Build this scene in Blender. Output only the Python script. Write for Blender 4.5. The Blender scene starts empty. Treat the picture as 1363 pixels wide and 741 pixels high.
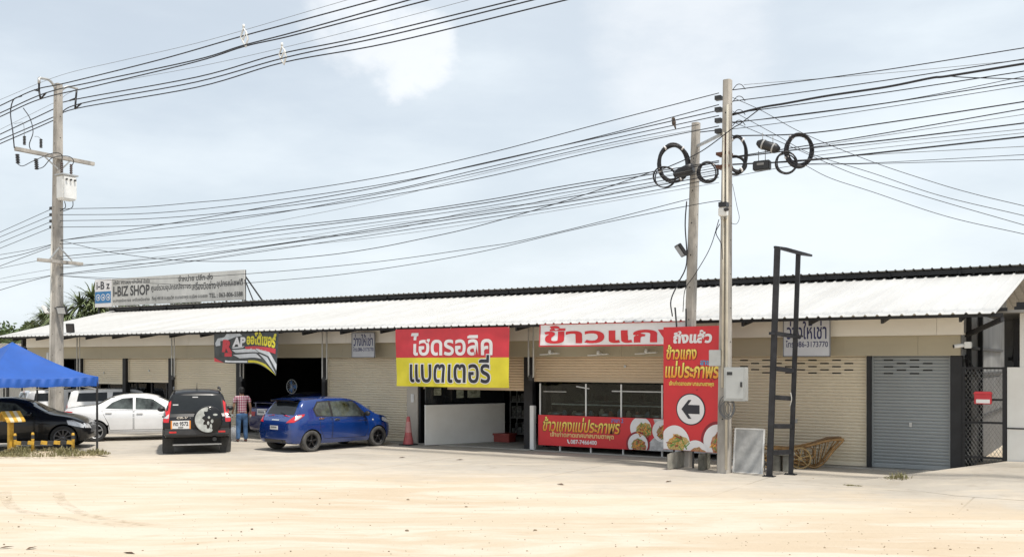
import bpy, bmesh, math, random
from mathutils import Vector, Matrix
from mathutils.bvhtree import BVHTree
from mathutils.geometry import delaunay_2d_cdt
R = math.radians
scene = bpy.context.scene
COL = scene.collection
random.seed(7)

# ------------------------------------------------------------------ camera
FPX, HORIZ, CXP, CAMH, YAW = 1300.0, 482.0, 681.5, 2.45, R(32)
SN, CS = math.sin(YAW), math.cos(YAW)
cam_d = bpy.data.cameras.new('camera')
cam_d.sensor_width = 36.0
cam_d.lens = FPX / 1363.0 * 36.0
cam_d.shift_y = (HORIZ - 370.5) / 1363.0
cam_d.clip_start = 0.1
cam_d.clip_end = 4000
cam = bpy.data.objects.new('camera', cam_d)
cam.location = (0, 0, CAMH)
cam.rotation_euler = (R(90), 0, YAW)
COL.objects.link(cam)
scene.camera = cam

# ------------------------------------------------------------------ light
SUN_EL, SUN_AZ = R(66), R(-14)          # azimuth from +X (along the shop front, towards the right)
sv = Vector((math.cos(SUN_EL) * math.cos(SUN_AZ), math.cos(SUN_EL) * math.sin(SUN_AZ), math.sin(SUN_EL)))
sun_d = bpy.data.lights.new('sun', 'SUN')
sun_d.energy = 3.6
sun_d.angle = R(3.0)
sun_d.color = (1.0, 0.95, 0.87)
sun = bpy.data.objects.new('sun', sun_d)
sun.rotation_euler = sv.to_track_quat('Z', 'Y').to_euler()
sun.location = (20, 0, 40)
COL.objects.link(sun)

world = bpy.data.worlds.new('World')
scene.world = world
world.use_nodes = True
wn, wl = world.node_tree.nodes, world.node_tree.links
wn.clear()
w_out = wn.new('ShaderNodeOutputWorld')
w_bg = wn.new('ShaderNodeBackground')
w_bg.inputs['Strength'].default_value = 0.104
w_sky = wn.new('ShaderNodeTexSky')
w_sky.sky_type = 'NISHITA'
w_sky.sun_disc = False
w_sky.sun_elevation = SUN_EL
w_sky.sun_rotation = R(90) - SUN_AZ
w_sky.air_density = 1.0
w_sky.dust_density = 2.5
w_sky.ozone_density = 1.2
w_tc = wn.new('ShaderNodeTexCoord')
def wmath(op, a, b=None, clamp=False):
    n = wn.new('ShaderNodeMath'); n.operation = op; n.use_clamp = clamp
    for i, x in enumerate((a, b)):
        if x is None: continue
        if hasattr(x, 'links'): wl.new(x, n.inputs[i])
        else: n.inputs[i].default_value = x
    return n.outputs[0]
def wnoise(scale, detail, rough, sz=3.0):
    mp = wn.new('ShaderNodeMapping'); mp.inputs['Scale'].default_value = (1, 1, sz)
    wl.new(w_tc.outputs['Generated'], mp.inputs['Vector'])
    n = wn.new('ShaderNodeTexNoise'); n.inputs['Scale'].default_value = scale
    n.inputs['Detail'].default_value = detail; n.inputs['Roughness'].default_value = rough
    wl.new(mp.outputs[0], n.inputs['Vector'])
    return n.outputs['Fac']
def sky_dir(px, py):
    v = Vector((CS, SN, 0)) * (px - CXP) + Vector((-SN, CS, 0)) * FPX + Vector((0, 0, 1)) * (HORIZ - py)
    return v.normalized()
def wdot(v):
    n = wn.new('ShaderNodeVectorMath'); n.operation = 'DOT_PRODUCT'
    nm = wn.new('ShaderNodeVectorMath'); nm.operation = 'NORMALIZE'
    wl.new(w_tc.outputs['Generated'], nm.inputs[0]); wl.new(nm.outputs[0], n.inputs[0])
    n.inputs[1].default_value = v
    return n.outputs['Value']
def wrange(x, a, b, c=0.0, d=1.0):
    n = wn.new('ShaderNodeMapRange'); n.interpolation_type = 'SMOOTHSTEP'
    wl.new(x, n.inputs[0])
    for i, val in enumerate((a, b, c, d)): n.inputs[i + 1].default_value = val
    return n.outputs[0]
# thin high cloud everywhere, thicker veils from noise, and one cumulus bank above the shops
veil = wrange(wnoise(2.0, 7, 0.55), 0.38, 0.70, 0.0, 0.30)
def bank(px, py, half_deg, lo, hi, scale, sz=1.5):
    near = wrange(wdot(sky_dir(px, py)), math.cos(R(half_deg)), 1.0)
    return wrange(wmath('ADD', wmath('MULTIPLY', near, 0.62), wnoise(scale, 9, 0.62, sz)), lo, hi)
b1 = wmath('MULTIPLY', wmath('MAXIMUM', bank(545, 70, 4.2, 0.80, 1.10, 16.0), bank(470, 20, 5.0, 0.88, 1.16, 9.0)), 0.55)
b2 = wmath('MULTIPLY', bank(900, 60, 8.0, 0.72, 1.15, 5.0, 2.2), 0.4)
right = wrange(wdot(sky_dir(1250, 150)), math.cos(R(42)), 1.0, 0.0, 0.10)
low = wrange(wdot(Vector((0, 0, 1))), 0.0, 0.20, 0.16, 0.0)
fac = wmath('ADD', wmath('ADD', wmath('ADD', veil, 0.58), right), low, True)
w_cl = wn.new('ShaderNodeMixRGB')
wl.new(wmath('MAXIMUM', b1, b2), w_cl.inputs['Fac'])
w_mix = wn.new('ShaderNodeMixRGB')
wl.new(fac, w_mix.inputs['Fac'])
wl.new(w_sky.outputs[0], w_mix.inputs[1])
w_mix.inputs[2].default_value = (7.55, 8.2, 8.65, 1)
wl.new(w_mix.outputs[0], w_cl.inputs[1])
w_cl.inputs[2].default_value = (9.0, 9.1, 9.25, 1)
wl.new(w_cl.outputs[0], w_bg.inputs['Color'])
wl.new(w_bg.outputs[0], w_out.inputs[0])

vs = scene.view_settings
vs.view_transform = 'Standard'
vs.look = 'None'
vs.gamma = 1.0
vs.use_curve_mapping = False
vs.exposure = 0.25
scene.cycles.max_bounces = 8
scene.cycles.use_denoising = True

# ------------------------------------------------------------------ helpers: place, materials, meshes
def G(px, py, z=0.0):
    """the point at height z that shows at photo pixel (px, py)"""
    d = FPX * (CAMH - z) / (py - HORIZ); x = (px - CXP) / FPX * d
    return Vector((x * CS - d * SN, x * SN + d * CS, z))
def V(px, py, Y):
    """the point of the plane y = Y at photo pixel (px, py)"""
    t = (px - CXP) / FPX; d = Y / (t * SN + CS)
    return Vector((d * (t * CS - SN), Y, CAMH - (py - HORIZ) / FPX * d))
def DP(px, py, d):
    x = (px - CXP) / FPX * d
    return Vector((x * CS - d * SN, x * SN + d * CS, CAMH - (py - HORIZ) / FPX * d))
def XA(px, Y): return V(px, 400, Y).x

MATS = {}
def mat(name, col, rough=0.6, metal=0.0, var=0.12, vscale=2.5, bump=0.0, bscale=60.0, spec=0.5, col2=None,
        coat=0.0, stretch=(1, 1, 1), emit=None, sub=None):
    if name in MATS: return MATS[name]
    m = bpy.data.materials.new(name); m.use_nodes = True
    nt = m.node_tree; N, L = nt.nodes, nt.links
    b = N['Principled BSDF']
    b.inputs['Roughness'].default_value = rough
    b.inputs['Metallic'].default_value = metal
    b.inputs['Specular IOR Level'].default_value = spec
    if coat: b.inputs['Coat Weight'].default_value = coat; b.inputs['Coat Roughness'].default_value = 0.04
    tc = N.new('ShaderNodeTexCoord'); mp = N.new('ShaderNodeMapping')
    mp.inputs['Scale'].default_value = stretch
    L.new(tc.outputs['Object'], mp.inputs['Vector'])
    n = N.new('ShaderNodeTexNoise'); n.inputs['Scale'].default_value = vscale
    n.inputs['Detail'].default_value = 6; n.inputs['Roughness'].default_value = 0.62
    L.new(mp.outputs[0], n.inputs['Vector'])
    rp = N.new('ShaderNodeMapRange'); rp.inputs[1].default_value = 0.3; rp.inputs[2].default_value = 0.7
    L.new(n.outputs['Fac'], rp.inputs[0])
    mx = N.new('ShaderNodeMixRGB'); L.new(rp.outputs[0], mx.inputs['Fac'])
    c2 = col2 if col2 else tuple(c * (1 - 2 * var) for c in col)
    c1 = col if col2 else tuple(min(1, c * (1 + var)) for c in col)
    mx.inputs[1].default_value = (*c2, 1); mx.inputs[2].default_value = (*c1, 1)
    L.new(mx.outputs[0], b.inputs['Base Color'])
    if bump:
        n2 = N.new('ShaderNodeTexNoise'); n2.inputs['Scale'].default_value = bscale; n2.inputs['Detail'].default_value = 5
        L.new(mp.outputs[0], n2.inputs['Vector'])
        bp = N.new('ShaderNodeBump'); bp.inputs['Strength'].default_value = bump; bp.inputs['Distance'].default_value = 0.02
        L.new(n2.outputs['Fac'], bp.inputs['Height']); L.new(bp.outputs[0], b.inputs['Normal'])
    MATS[name] = m
    return m

class MB:
    """collects shapes into one mesh"""
    def __init__(s): s.v, s.f, s.m, s.s = [], [], [], []
    def add(s, vs, fs, mi=0, smooth=False):
        o = len(s.v); s.v += [Vector(p) for p in vs]
        for f in fs: s.f.append([o + i for i in f]); s.m.append(mi); s.s.append(smooth)
        return s
    def box(s, x0, x1, y0, y1, z0, z1, mi=0):
        P = [(x, y, z) for z in (z0, z1) for y in (y0, y1) for x in (x0, x1)]
        return s.add(P, [(0, 2, 3, 1), (4, 5, 7, 6), (0, 1, 5, 4), (2, 6, 7, 3), (0, 4, 6, 2), (1, 3, 7, 5)], mi)
    def obox(s, c, a, b, d, mi=0):
        c, a, b, d = map(Vector, (c, a, b, d))
        P = [c + i * a + j * b + k * d for k in (-1, 1) for j in (-1, 1) for i in (-1, 1)]
        return s.add(P, [(0, 2, 3, 1), (4, 5, 7, 6), (0, 1, 5, 4), (2, 6, 7, 3), (0, 4, 6, 2), (1, 3, 7, 5)], mi)
    def bar(s, p, q, w, h=None, mi=0, up=(0, 0, 1)):
        p, q = Vector(p), Vector(q); h = h or w; d = (q - p); l = d.length; d.normalize()
        up = Vector(up)
        if abs(d.dot(up)) > 0.95: up = Vector((0, 1, 0))
        a = d.cross(up).normalized(); b = a.cross(d)
        return s.obox((p + q) / 2, d * l / 2, a * w / 2, b * h / 2, mi)
    def tube(s, pts, r, n=8, mi=0, closed=False, smooth=True):
        pts = [Vector(p) for p in pts]; k = len(pts)
        rs = r if isinstance(r, (list, tuple)) else [r] * k
        vs, prev = [], None
        for i, p in enumerate(pts):
            a = pts[(i - 1) % k] if (closed or i) else p
            b = pts[(i + 1) % k] if (closed or i < k - 1) else p
            t = (b - a)
            if t.length < 1e-9: t = Vector((0, 0, 1))
            t.normalize()
            if prev is None:
                u = t.orthogonal().normalized()
            else:
                u = (prev - t * prev.dot(t))
                u = u.normalized() if u.length > 1e-6 else t.orthogonal().normalized()
            prev = u; w = t.cross(u)
            for j in range(n):
                an = 2 * math.pi * j / n
                vs.append(p + (u * math.cos(an) + w * math.sin(an)) * rs[i])
        fs = []
        for i in range(k if closed else k - 1):
            i2 = (i + 1) % k
            for j in range(n):
                j2 = (j + 1) % n
                fs.append((i * n + j, i * n + j2, i2 * n + j2, i2 * n + j))
        s.add(vs, fs, mi, smooth)
        if not closed:
            s.add([vs[j] for j in range(n)], [tuple(range(n))[::-1]], mi)
            s.add([vs[(k - 1) * n + j] for j in range(n)], [tuple(range(n))], mi)
        return s
    def lathe(s, prof, c=(0, 0, 0), axis=(0, 0, 1), n=20, mi=0, smooth=True, caps=True):
        c, ax = Vector(c), Vector(axis).normalized(); u = ax.orthogonal().normalized(); w = ax.cross(u)
        vs = [c + ax * z + (u * math.cos(2 * math.pi * j / n) + w * math.sin(2 * math.pi * j / n)) * r for r, z in prof for j in range(n)]
        fs = [(i * n + j, i * n + (j + 1) % n, (i + 1) * n + (j + 1) % n, (i + 1) * n + j) for i in range(len(prof) - 1) for j in range(n)]
        s.add(vs, fs, mi, smooth)
        if caps:
            for i, rev in ((0, True), (len(prof) - 1, False)):
                if prof[i][0] > 1e-5:
                    f = tuple(range(n)); s.add(vs[i * n:(i + 1) * n], [f[::-1] if rev else f], mi)
        return s
    def prism(s, poly, O, U, W, T, mi=0):
        """2-D outline poly in the frame O, U, W, made as thick as the vector T"""
        O, U, W, T = map(Vector, (O, U, W, T)); n = len(poly)
        a = [O + U * x + W * y for x, y in poly]; b = [p + T for p in a]
        return s.add(a + b, [tuple(range(n))[::-1], tuple(range(n, 2 * n))] + [(i, (i + 1) % n, n + (i + 1) % n, n + i) for i in range(n)], mi)
    def grid(s, rows, mi=0, smooth=True, flip=False):
        n = len(rows[0]); vs = [p for r in rows for p in r]
        fs = []
        for i in range(len(rows) - 1):
            for j in range(n - 1):
                f = (i * n + j, i * n + j + 1, (i + 1) * n + j + 1, (i + 1) * n + j)
                fs.append(f[::-1] if flip else f)
        return s.add(vs, fs, mi, smooth)
    def ball(s, c, r, mi=0, n=12, sc=(1, 1, 1)):
        c = Vector(c); prof = [(max(1e-4, math.sin(math.pi * i / n)), -math.cos(math.pi * i / n)) for i in range(n + 1)]
        vs = [c + Vector((p * math.cos(2 * math.pi * j / n) * r * sc[0], p * math.sin(2 * math.pi * j / n) * r * sc[1], z * r * sc[2])) for p, z in prof for j in range(n)]
        return s.add(vs, [(i * n + j, i * n + (j + 1) % n, (i + 1) * n + (j + 1) % n, (i + 1) * n + j) for i in range(n) for j in range(n)], mi, True)
    def text(s, txt, O, U, W, u0, u1, v0, v1, mi=0, bold=0.0, lift=0.004, slant=0.0, warp=None):
        """lettering stretched into the rectangle (u0..u1, v0..v1) of the frame O, U, W; lift is towards the reader"""
        me = text2d(txt, bold); O, U, W = map(Vector, (O, U, W)); nrm = U.cross(W).normalized()
        xs = [p[0] for p in me[0]]; ys = [p[1] for p in me[0]]
        x0, x1, y0, y1 = min(xs), max(xs), min(ys), max(ys)
        if warp:                                      # cut the letters finely so that they follow the folds of the cloth
            bm = bmesh.new(); bv = [bm.verts.new((x, y, 0)) for x, y in me[0]]
            for f_ in me[1]:
                try: bm.faces.new([bv[i] for i in f_])
                except ValueError: pass
            for ax, lo, hi, n in ((0, x0, x1, 44), (1, y0, y1, 12)):
                for k in range(1, n):
                    c = [0, 0, 0]; c[ax] = lo + (hi - lo) * k / n; nn = [0, 0, 0]; nn[ax] = 1
                    bmesh.ops.bisect_plane(bm, geom=bm.verts[:] + bm.edges[:] + bm.faces[:], plane_co=c, plane_no=nn)
            bm.verts.index_update(); me = ([(v.co.x, v.co.y) for v in bm.verts], [tuple(v.index for v in f_.verts) for f_ in bm.faces]); bm.free()
        out = []
        for x, y in me[0]:
            b = (y - y0) / (y1 - y0); u = u0 + (u1 - u0) * (x - x0) / (x1 - x0) + slant * b * (v1 - v0); v = v0 + (v1 - v0) * b
            out.append(warp(u, v, lift) if warp else O + U * u + W * v + nrm * lift)
        return s.add(out, me[1], mi)
    def disc(s, O, U, W, cu, cv, ru, rv, mi=0, lift=0.004, n=28, a0=0, a1=2 * math.pi):
        O, U, W = map(Vector, (O, U, W)); nrm = U.cross(W).normalized()
        P = [O + U * (cu + ru * math.cos(a0 + (a1 - a0) * i / n)) + W * (cv + rv * math.sin(a0 + (a1 - a0) * i / n)) + nrm * lift for i in range(n)]
        return s.add(P, [tuple(range(n))], mi)
    def poly(s, pts, O, U, W, mi=0, lift=0.004):
        O, U, W = map(Vector, (O, U, W)); nrm = U.cross(W).normalized()
        return s.add([O + U * a + W * b + nrm * lift for a, b in pts], [tuple(range(len(pts)))], mi)

_T = {}
def text2d(txt, bold=0.0):
    k = (txt, bold)
    if k in _T: return _T[k]
    cu = bpy.data.curves.new('lettering', 'FONT'); cu.body = txt; cu.offset = bold; cu.resolution_u = 3
    o = bpy.data.objects.new('lettering', cu); COL.objects.link(o)
    dg = bpy.context.evaluated_depsgraph_get(); me = bpy.data.meshes.new_from_object(o.evaluated_get(dg))
    r = ([(v.co.x, v.co.y) for v in me.vertices], [tuple(p.vertices) for p in me.polygons])
    bpy.data.objects.remove(o); bpy.data.curves.remove(cu); bpy.data.meshes.remove(me)
    _T[k] = r
    return r

XF = {}                                            # object name -> its world matrix
def link(name, data, parent=None):
    o = bpy.data.objects.new(name, data); COL.objects.link(o)
    if parent is not None: o.parent = parent
    return o
def mesh_of(name, mb, mats, inv=None, bevel=0.0):
    me = bpy.data.meshes.new(name)
    vs = [inv @ p for p in mb.v] if inv is not None else mb.v
    me.from_pydata([tuple(p) for p in vs], [], mb.f)
    for m in (mats if isinstance(mats, (list, tuple)) else [mats]): me.materials.append(m)
    me.polygons.foreach_set('material_index', mb.m)
    me.polygons.foreach_set('use_smooth', mb.s)
    bm = bmesh.new(); bm.from_mesh(me)
    bmesh.ops.remove_doubles(bm, verts=bm.verts, dist=1e-5)
    bmesh.ops.delete(bm, geom=[v for v in bm.verts if not v.link_faces], context='VERTS')
    if bevel:
        es = [e for e in bm.edges if len(e.link_faces) == 2 and e.calc_face_angle(0) > 0.6]
        bmesh.ops.bevel(bm, geom=es, offset=bevel, segments=2, affect='EDGES', clamp_overlap=True)
    bmesh.ops.recalc_face_normals(bm, faces=bm.faces) if getattr(mb, 'recalc', False) else None
    bm.to_mesh(me); bm.free(); me.update()
    return me
def tag(o, label, cat=None, group=None):
    o['label'] = label
    if cat: o['category'] = cat
    if group: o['group'] = group
    return o
def thing(name, label, cat, loc=(0, 0, 0), rz=0.0, group=None):
    o = link(name, None); o.location = loc; o.rotation_euler = (0, 0, rz); o.empty_display_size = 0.2
    XF[o.name] = Matrix.Translation(Vector(loc)) @ Matrix.Rotation(rz, 4, 'Z')
    return tag(o, label, cat, group)
def part(name, mb, mats, parent, local=False, bevel=0.0, label=None):
    """mesh given in world coordinates (or the thing's own, local=True) and parented to its thing or part"""
    M = XF[parent.name]
    o = link(name, mesh_of(name, mb, mats, None if local else M.inverted(), bevel), parent)
    XF[o.name] = M
    if label: o['label'] = label
    return o
def solo(name, mb, mats, label, cat, group=None, base=None, bevel=0.0):
    """a thing that is one mesh, its origin at its base"""
    if base is None:
        c = sum(mb.v, Vector()) / len(mb.v); base = Vector((c.x, c.y, min(p.z for p in mb.v)))
    M = Matrix.Translation(Vector(base))
    o = link(name, mesh_of(name, mb, mats, M.inverted(), bevel)); o.location = base; XF[o.name] = M
    return tag(o, label, cat, group)
def structure(name, mb, mats, kind='structure', label=None):
    o = link(name, mesh_of(name, mb, mats)); o['kind'] = kind; XF[o.name] = Matrix()
    if label: o['label'] = label
    return o
def copy_tree(o, parent=None):
    c = o.copy(); COL.objects.link(c)
    if parent is not None: c.parent = parent
    for ch in [x for x in list(bpy.data.objects) if x.parent == o]: copy_tree(ch, c)
    return c
def smooth_path(pts, sub=8):
    pts = [Vector(p) for p in pts]
    if len(pts) < 3: return [pts[0].lerp(pts[-1], i / sub) for i in range(sub + 1)]
    out = []
    for i in range(len(pts) - 1):
        p0, p1, p2, p3 = pts[max(i - 1, 0)], pts[i], pts[i + 1], pts[min(i + 2, len(pts) - 1)]
        if i == 0: p0 = p1 * 2 - p2
        if i == len(pts) - 2: p3 = p2 * 2 - p1
        for k in range(sub):
            t = k / sub
            out.append(0.5 * ((2 * p1) + (p2 - p0) * t + (2 * p0 - 5 * p1 + 4 * p2 - p3) * t * t + (3 * p1 - p0 - 3 * p2 + p3) * t ** 3))
    return out + [pts[-1]]
# ------------------------------------------------------------------ ground
def ground_mat(name, apron, joints=0.55):
    m = bpy.data.materials.new(name); m.use_nodes = True
    nt = m.node_tree; N, L = nt.nodes, nt.links; b = N['Principled BSDF']; b.inputs['Roughness'].default_value = 0.95
    b.inputs['Specular IOR Level'].default_value = 0.15
    tc = N.new('ShaderNodeTexCoord')
    def mp(scale, rot=0):
        a_ = N.new('ShaderNodeMapping'); a_.inputs['Rotation'].default_value = (0, 0, rot); L.new(tc.outputs['Object'], a_.inputs['Vector'])
        n = N.new('ShaderNodeMapping'); n.inputs['Scale'].default_value = scale
        L.new(a_.outputs[0], n.inputs['Vector']); return n.outputs[0]
    def noise(sc, det=6, ro=0.6, v=None, dist=0.0):
        n = N.new('ShaderNodeTexNoise'); n.inputs['Scale'].default_value = sc; n.inputs['Detail'].default_value = det
        n.inputs['Roughness'].default_value = ro; n.inputs['Distortion'].default_value = dist
        L.new(v if v is not None else tc.outputs['Object'], n.inputs['Vector']); return n.outputs['Fac']
    def rng(x, a, bb, c=0, d=1):
        n = N.new('ShaderNodeMapRange'); L.new(x, n.inputs[0])
        for i, val in enumerate((a, bb, c, d)): n.inputs[i + 1].default_value = val
        return n.outputs[0]
    def mix(f, a, c):
        n = N.new('ShaderNodeMixRGB')
        for i, x in enumerate((f, a, c)):
            if hasattr(x, 'links'): L.new(x, n.inputs[i])
            elif isinstance(x, tuple): n.inputs[i].default_value = (*x, 1)
            else: n.inputs[i].default_value = x
        return n.outputs[0]
    def mth(op, a, c, clamp=False):
        n = N.new('ShaderNodeMath'); n.operation = op; n.use_clamp = clamp
        for i, x in enumerate((a, c)):
            if hasattr(x, 'links'): L.new(x, n.inputs[i])
            else: n.inputs[i].default_value = x
        return n.outputs[0]
    # sand: pale wheel-worn streaks over a more orange base, darker damp patches, grit
    streak = noise(0.5, 8, 0.66, mp((0.45, 1.9, 1), R(-31)), 0.9)
    streak2 = noise(1.7, 8, 0.68, mp((0.35, 2.6, 1), R(-33)), 0.8)
    big = noise(0.16, 4, 0.5)
    sand = mix(rng(big, 0.35, 0.65), (0.505, 0.41, 0.30), (0.535, 0.46, 0.355))
    sand = mix(rng(streak, 0.45, 0.58, 0, 0.85), sand, (0.58, 0.515, 0.425))
    sand = mix(rng(streak2, 0.53, 0.66, 0, 0.5), sand, (0.46, 0.355, 0.245))
    sand = mix(rng(noise(14, 5, 0.7), 0.60, 0.85, 0, 0.35), sand, (0.38, 0.30, 0.21))
    vor = N.new('ShaderNodeTexVoronoi'); vor.inputs['Scale'].default_value = 3.2
    L.new(tc.outputs['Object'], vor.inputs['Vector'])
    sand = mix(rng(vor.outputs['Distance'], 0.02, 0.03, 0.5, 0.0), sand, (0.26, 0.20, 0.15))
    col = sand
    if apron:
        conc = mix(rng(noise(0.35, 6, 0.6), 0.35, 0.65), (0.375, 0.34, 0.29), (0.44, 0.40, 0.345))
        conc = mix(rng(noise(1.9, 7, 0.65, None, 0.4), 0.52, 0.75, 0, 0.65), conc, (0.31, 0.27, 0.22))
        conc = mix(rng(noise(1.1, 7, 0.65, mp((0.4, 1.8, 1), R(-28)), 0.5), 0.5, 0.66, 0, 0.55), conc, (0.56, 0.49, 0.39))
        sep = N.new('ShaderNodeSeparateXYZ'); L.new(tc.outputs['Object'], sep.inputs[0])
        jx = mth('LESS_THAN', mth('FRACT', mth('DIVIDE', mth('ADD', sep.outputs[0], 100.7), 4.1), 0), 0.009)
        jy = mth('LESS_THAN', mth('FRACT', mth('DIVIDE', mth('ADD', sep.outputs[1], 101.2), 3.9), 0), 0.008)
        conc = mix(mth('MULTIPLY', mth('MAXIMUM', jx, jy), joints), conc, (0.22, 0.19, 0.15))
        edge = mth('SUBTRACT', sep.outputs[1], mth('MULTIPLY', sep.outputs[0], 0.13))
        edge = mth('ADD', edge, mth('MULTIPLY', mth('SUBTRACT', noise(0.5, 7, 0.65), 0.5), 6.0))
        edge = mth('ADD', edge, mth('MULTIPLY', mth('SUBTRACT', noise(3, 6, 0.65), 0.5), 2.0))
        col = mix(rng(edge, 17.3, 20.6, 1, 0), conc, sand)
    L.new(col, b.inputs['Base Color'])
    bp = N.new('ShaderNodeBump'); bp.inputs['Strength'].default_value = 0.4 if apron else 0.6; bp.inputs['Distance'].default_value = 0.04
    sand_grit = noise(22, 6, 0.7)
    hh = mth('ADD', mth('ADD', noise(5, 8, 0.7), mth('MULTIPLY', sand_grit, 0.35)), mth('MULTIPLY', streak2, 0.6))
    L.new(hh, bp.inputs['Height']); L.new(bp.outputs[0], b.inputs['Normal'])
    return m

M_SAND, M_APRON = ground_mat('sand', False), ground_mat('dusty_concrete', True)
g = MB()
def gz(x, y):                                        # the yard itself is gently uneven
    if not (-60 < x < 25 and 2 < y < 15): return 0.0
    f = min(1, (y - 2) / 3, max(0, (14.3 + 0.13 * x - y) / 4))
    return f * 0.03 * (math.sin(x * 0.9 + y * 1.7) + math.sin(x * 0.37 - y * 2.9 + 1) * 0.7)
rows = []
xs = [-1500, -600, -250, -120] + [-60 + i * 0.8 for i in range(108)] + [60, 200, 700, 1500]
ys = [-300, -60, -15, 0] + [2 + i * 0.4 for i in range(34)] + [16, 18, 20, 24, 30, 40, 60, 100, 200, 500, 1500]
for y in ys: rows.append([Vector((x, y, gz(x, y))) for x in xs])
g.grid(rows)
structure('ground', g, M_SAND)
a = MB()
poly = [(-62 + i * 1.0, 16.1 + 0.13 * (-62 + i * 1.0 + 1) + random.uniform(-.2, .2)) for i in range(80)]
rows = [[Vector((x, y - .5, -0.006)) for x, y in poly], [Vector((x, y + .3, 0.004)) for x, y in poly], [Vector((x, 23.3, 0.004)) for x, y in poly]]
a.grid(rows)
structure('concrete_apron', a, M_APRON)
rp = MB()   # sloping concrete ramp up to the side gate
A, B, C_, D_, E_, F_ = [Vector(p) for p in ((-4.75, 20.7, .0), (-3.12, 23.36, .13), (-2.1, 23.42, .33), (8, 23.42, .38), (8, 19.2, .01), (-2.6, 19.5, .01))]
rp.add([A, B, C_, F_, D_, E_], [(0, 3, 2, 1), (3, 5, 4, 2)])
lo = [Vector((p.x, p.y, -0.05)) for p in (A, B)]
rp.add([A, B, lo[1], lo[0]], [(0, 1, 2, 3)])
rp.add([A, F_, E_, Vector((8, 19.2, -.05)), Vector((-2.6, 19.5, -.05)), lo[0]], [(0, 5, 4, 1), (1, 4, 3, 2)])
structure('concrete_ramp', rp, ground_mat('ramp_concrete', True, 0.0))

# ------------------------------------------------------------------ materials
ROOFW = mat('white_roof_sheet', (0.56, 0.555, 0.54), 0.5, 0, 0.04, 0.5, col2=(0.45, 0.44, 0.42), stretch=(2.2, .25, 1))
ROOFD = mat('old_grey_roof_sheet', (0.23, 0.22, 0.20), 0.6, 0, 0.2, 2)
BLACKST = mat('black_painted_steel', (0.012, 0.012, 0.014), 0.6, 0, 0.3, 3)
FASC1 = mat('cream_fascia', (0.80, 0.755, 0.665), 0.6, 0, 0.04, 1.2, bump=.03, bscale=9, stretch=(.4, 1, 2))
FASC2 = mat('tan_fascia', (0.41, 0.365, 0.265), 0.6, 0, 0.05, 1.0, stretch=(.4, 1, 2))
SHUT = mat('beige_shutter', (0.74, 0.655, 0.50), 0.42, 0, 0.05, .8, stretch=(.6, 1, .5))
SHUT2 = mat('tan_shutter', (0.68, 0.53, 0.365), 0.42, 0, 0.05, .8, stretch=(.6, 1, .5))
SHUTG = mat('grey_shutter', (0.29, 0.31, 0.315), 0.42, 0, 0.08, .8, stretch=(.6, 1, .5))
SLOT = mat('dark_slot', (0.02, 0.018, 0.015), 0.8)
CREAMW = mat('cream_wall', (0.50, 0.46, 0.40), 0.75, 0, 0.07, 1.5, bump=.1)
WHITEW = mat('white_painted_wall', (0.78, 0.77, 0.73), 0.7, 0, 0.05, 1.2, col2=(0.68, 0.66, 0.61), bump=.05)
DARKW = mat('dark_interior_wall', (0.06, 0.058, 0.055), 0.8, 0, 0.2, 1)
GREYM = mat('grey_metal_sheet', (0.40, 0.40, 0.395), 0.5, 0, 0.12, 1, stretch=(3, 3, .4))
CHROME_T = mat('bright_steel_tray', (.6, .6, .6), .3, .8, .05, 3)
def clear_glass():
    m = bpy.data.materials.new('clear_shop_glass'); m.use_nodes = True; N, L = m.node_tree.nodes, m.node_tree.links; N.remove(N['Principled BSDF'])
    t, g_, x, f_ = N.new('ShaderNodeBsdfTransparent'), N.new('ShaderNodeBsdfGlossy'), N.new('ShaderNodeMixShader'), N.new('ShaderNodeFresnel')
    t.inputs[0].default_value = (.62, .66, .65, 1); g_.inputs['Roughness'].default_value = .02; f_.inputs[0].default_value = 1.3
    L.new(f_.outputs[0], x.inputs[0]); L.new(t.outputs[0], x.inputs[1]); L.new(g_.outputs[0], x.inputs[2]); L.new(x.outputs[0], N['Material Output'].inputs[0]); return m
CLEARG = clear_glass()
GLASS = mat('dark_window_glass', (0.012, 0.014, 0.016), 0.06, 0, 0.1, 2, spec=0.7)
PVC = mat('white_plastic_pipe', (0.62, 0.60, 0.55), 0.45)
CONC = mat('weathered_concrete', (0.42, 0.39, 0.35), 0.9, 0, 0.24, 3.0, bump=.25, bscale=40, stretch=(1, 1, .35))
CONCD = mat('stained_concrete', (0.30, 0.29, 0.25), 0.9, 0, 0.25, 4, bump=.3, bscale=40)
GREYF = mat('grey_concrete_floor', (0.36, 0.34, 0.30), 0.8, 0, 0.12, 2)
DKMETAL = mat('dark_steel', (0.05, 0.05, 0.052), 0.5, 0.3, 0.2, 4)
BLACKP = mat('black_plastic', (0.02, 0.02, 0.022), 0.45)
BLACKC = mat('black_cable', (0.014, 0.014, 0.018), 0.5, 0, 0.1, 1)
GREYC = mat('grey_cable', (0.16, 0.165, 0.17), 0.5, 0, 0.1, 1)
WHITEP = mat('white_plastic', (0.74, 0.74, 0.72), 0.4, 0, 0.04, 4)
GALV = mat('galvanised_steel', (0.48, 0.48, 0.47), 0.42, 0.5, 0.12, 6)
RED = mat('red_print', (0.62, 0.022, 0.03), 0.42, 0, 0.06, 1.2)
REDV = mat('red_vinyl', (0.60, 0.035, 0.05), 0.4, 0, 0.08, 1.6)
YELV = mat('yellow_vinyl', (0.72, 0.62, 0.03), 0.4, 0, 0.06, 1.6)
WHTV = mat('white_vinyl', (0.76, 0.74, 0.74), 0.45, 0, 0.04, 2)
INK = mat('dark_ink', (0.02, 0.02, 0.03), 0.5)
NAVY = mat('navy_ink', (0.02, 0.025, 0.12), 0.5)
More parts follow.
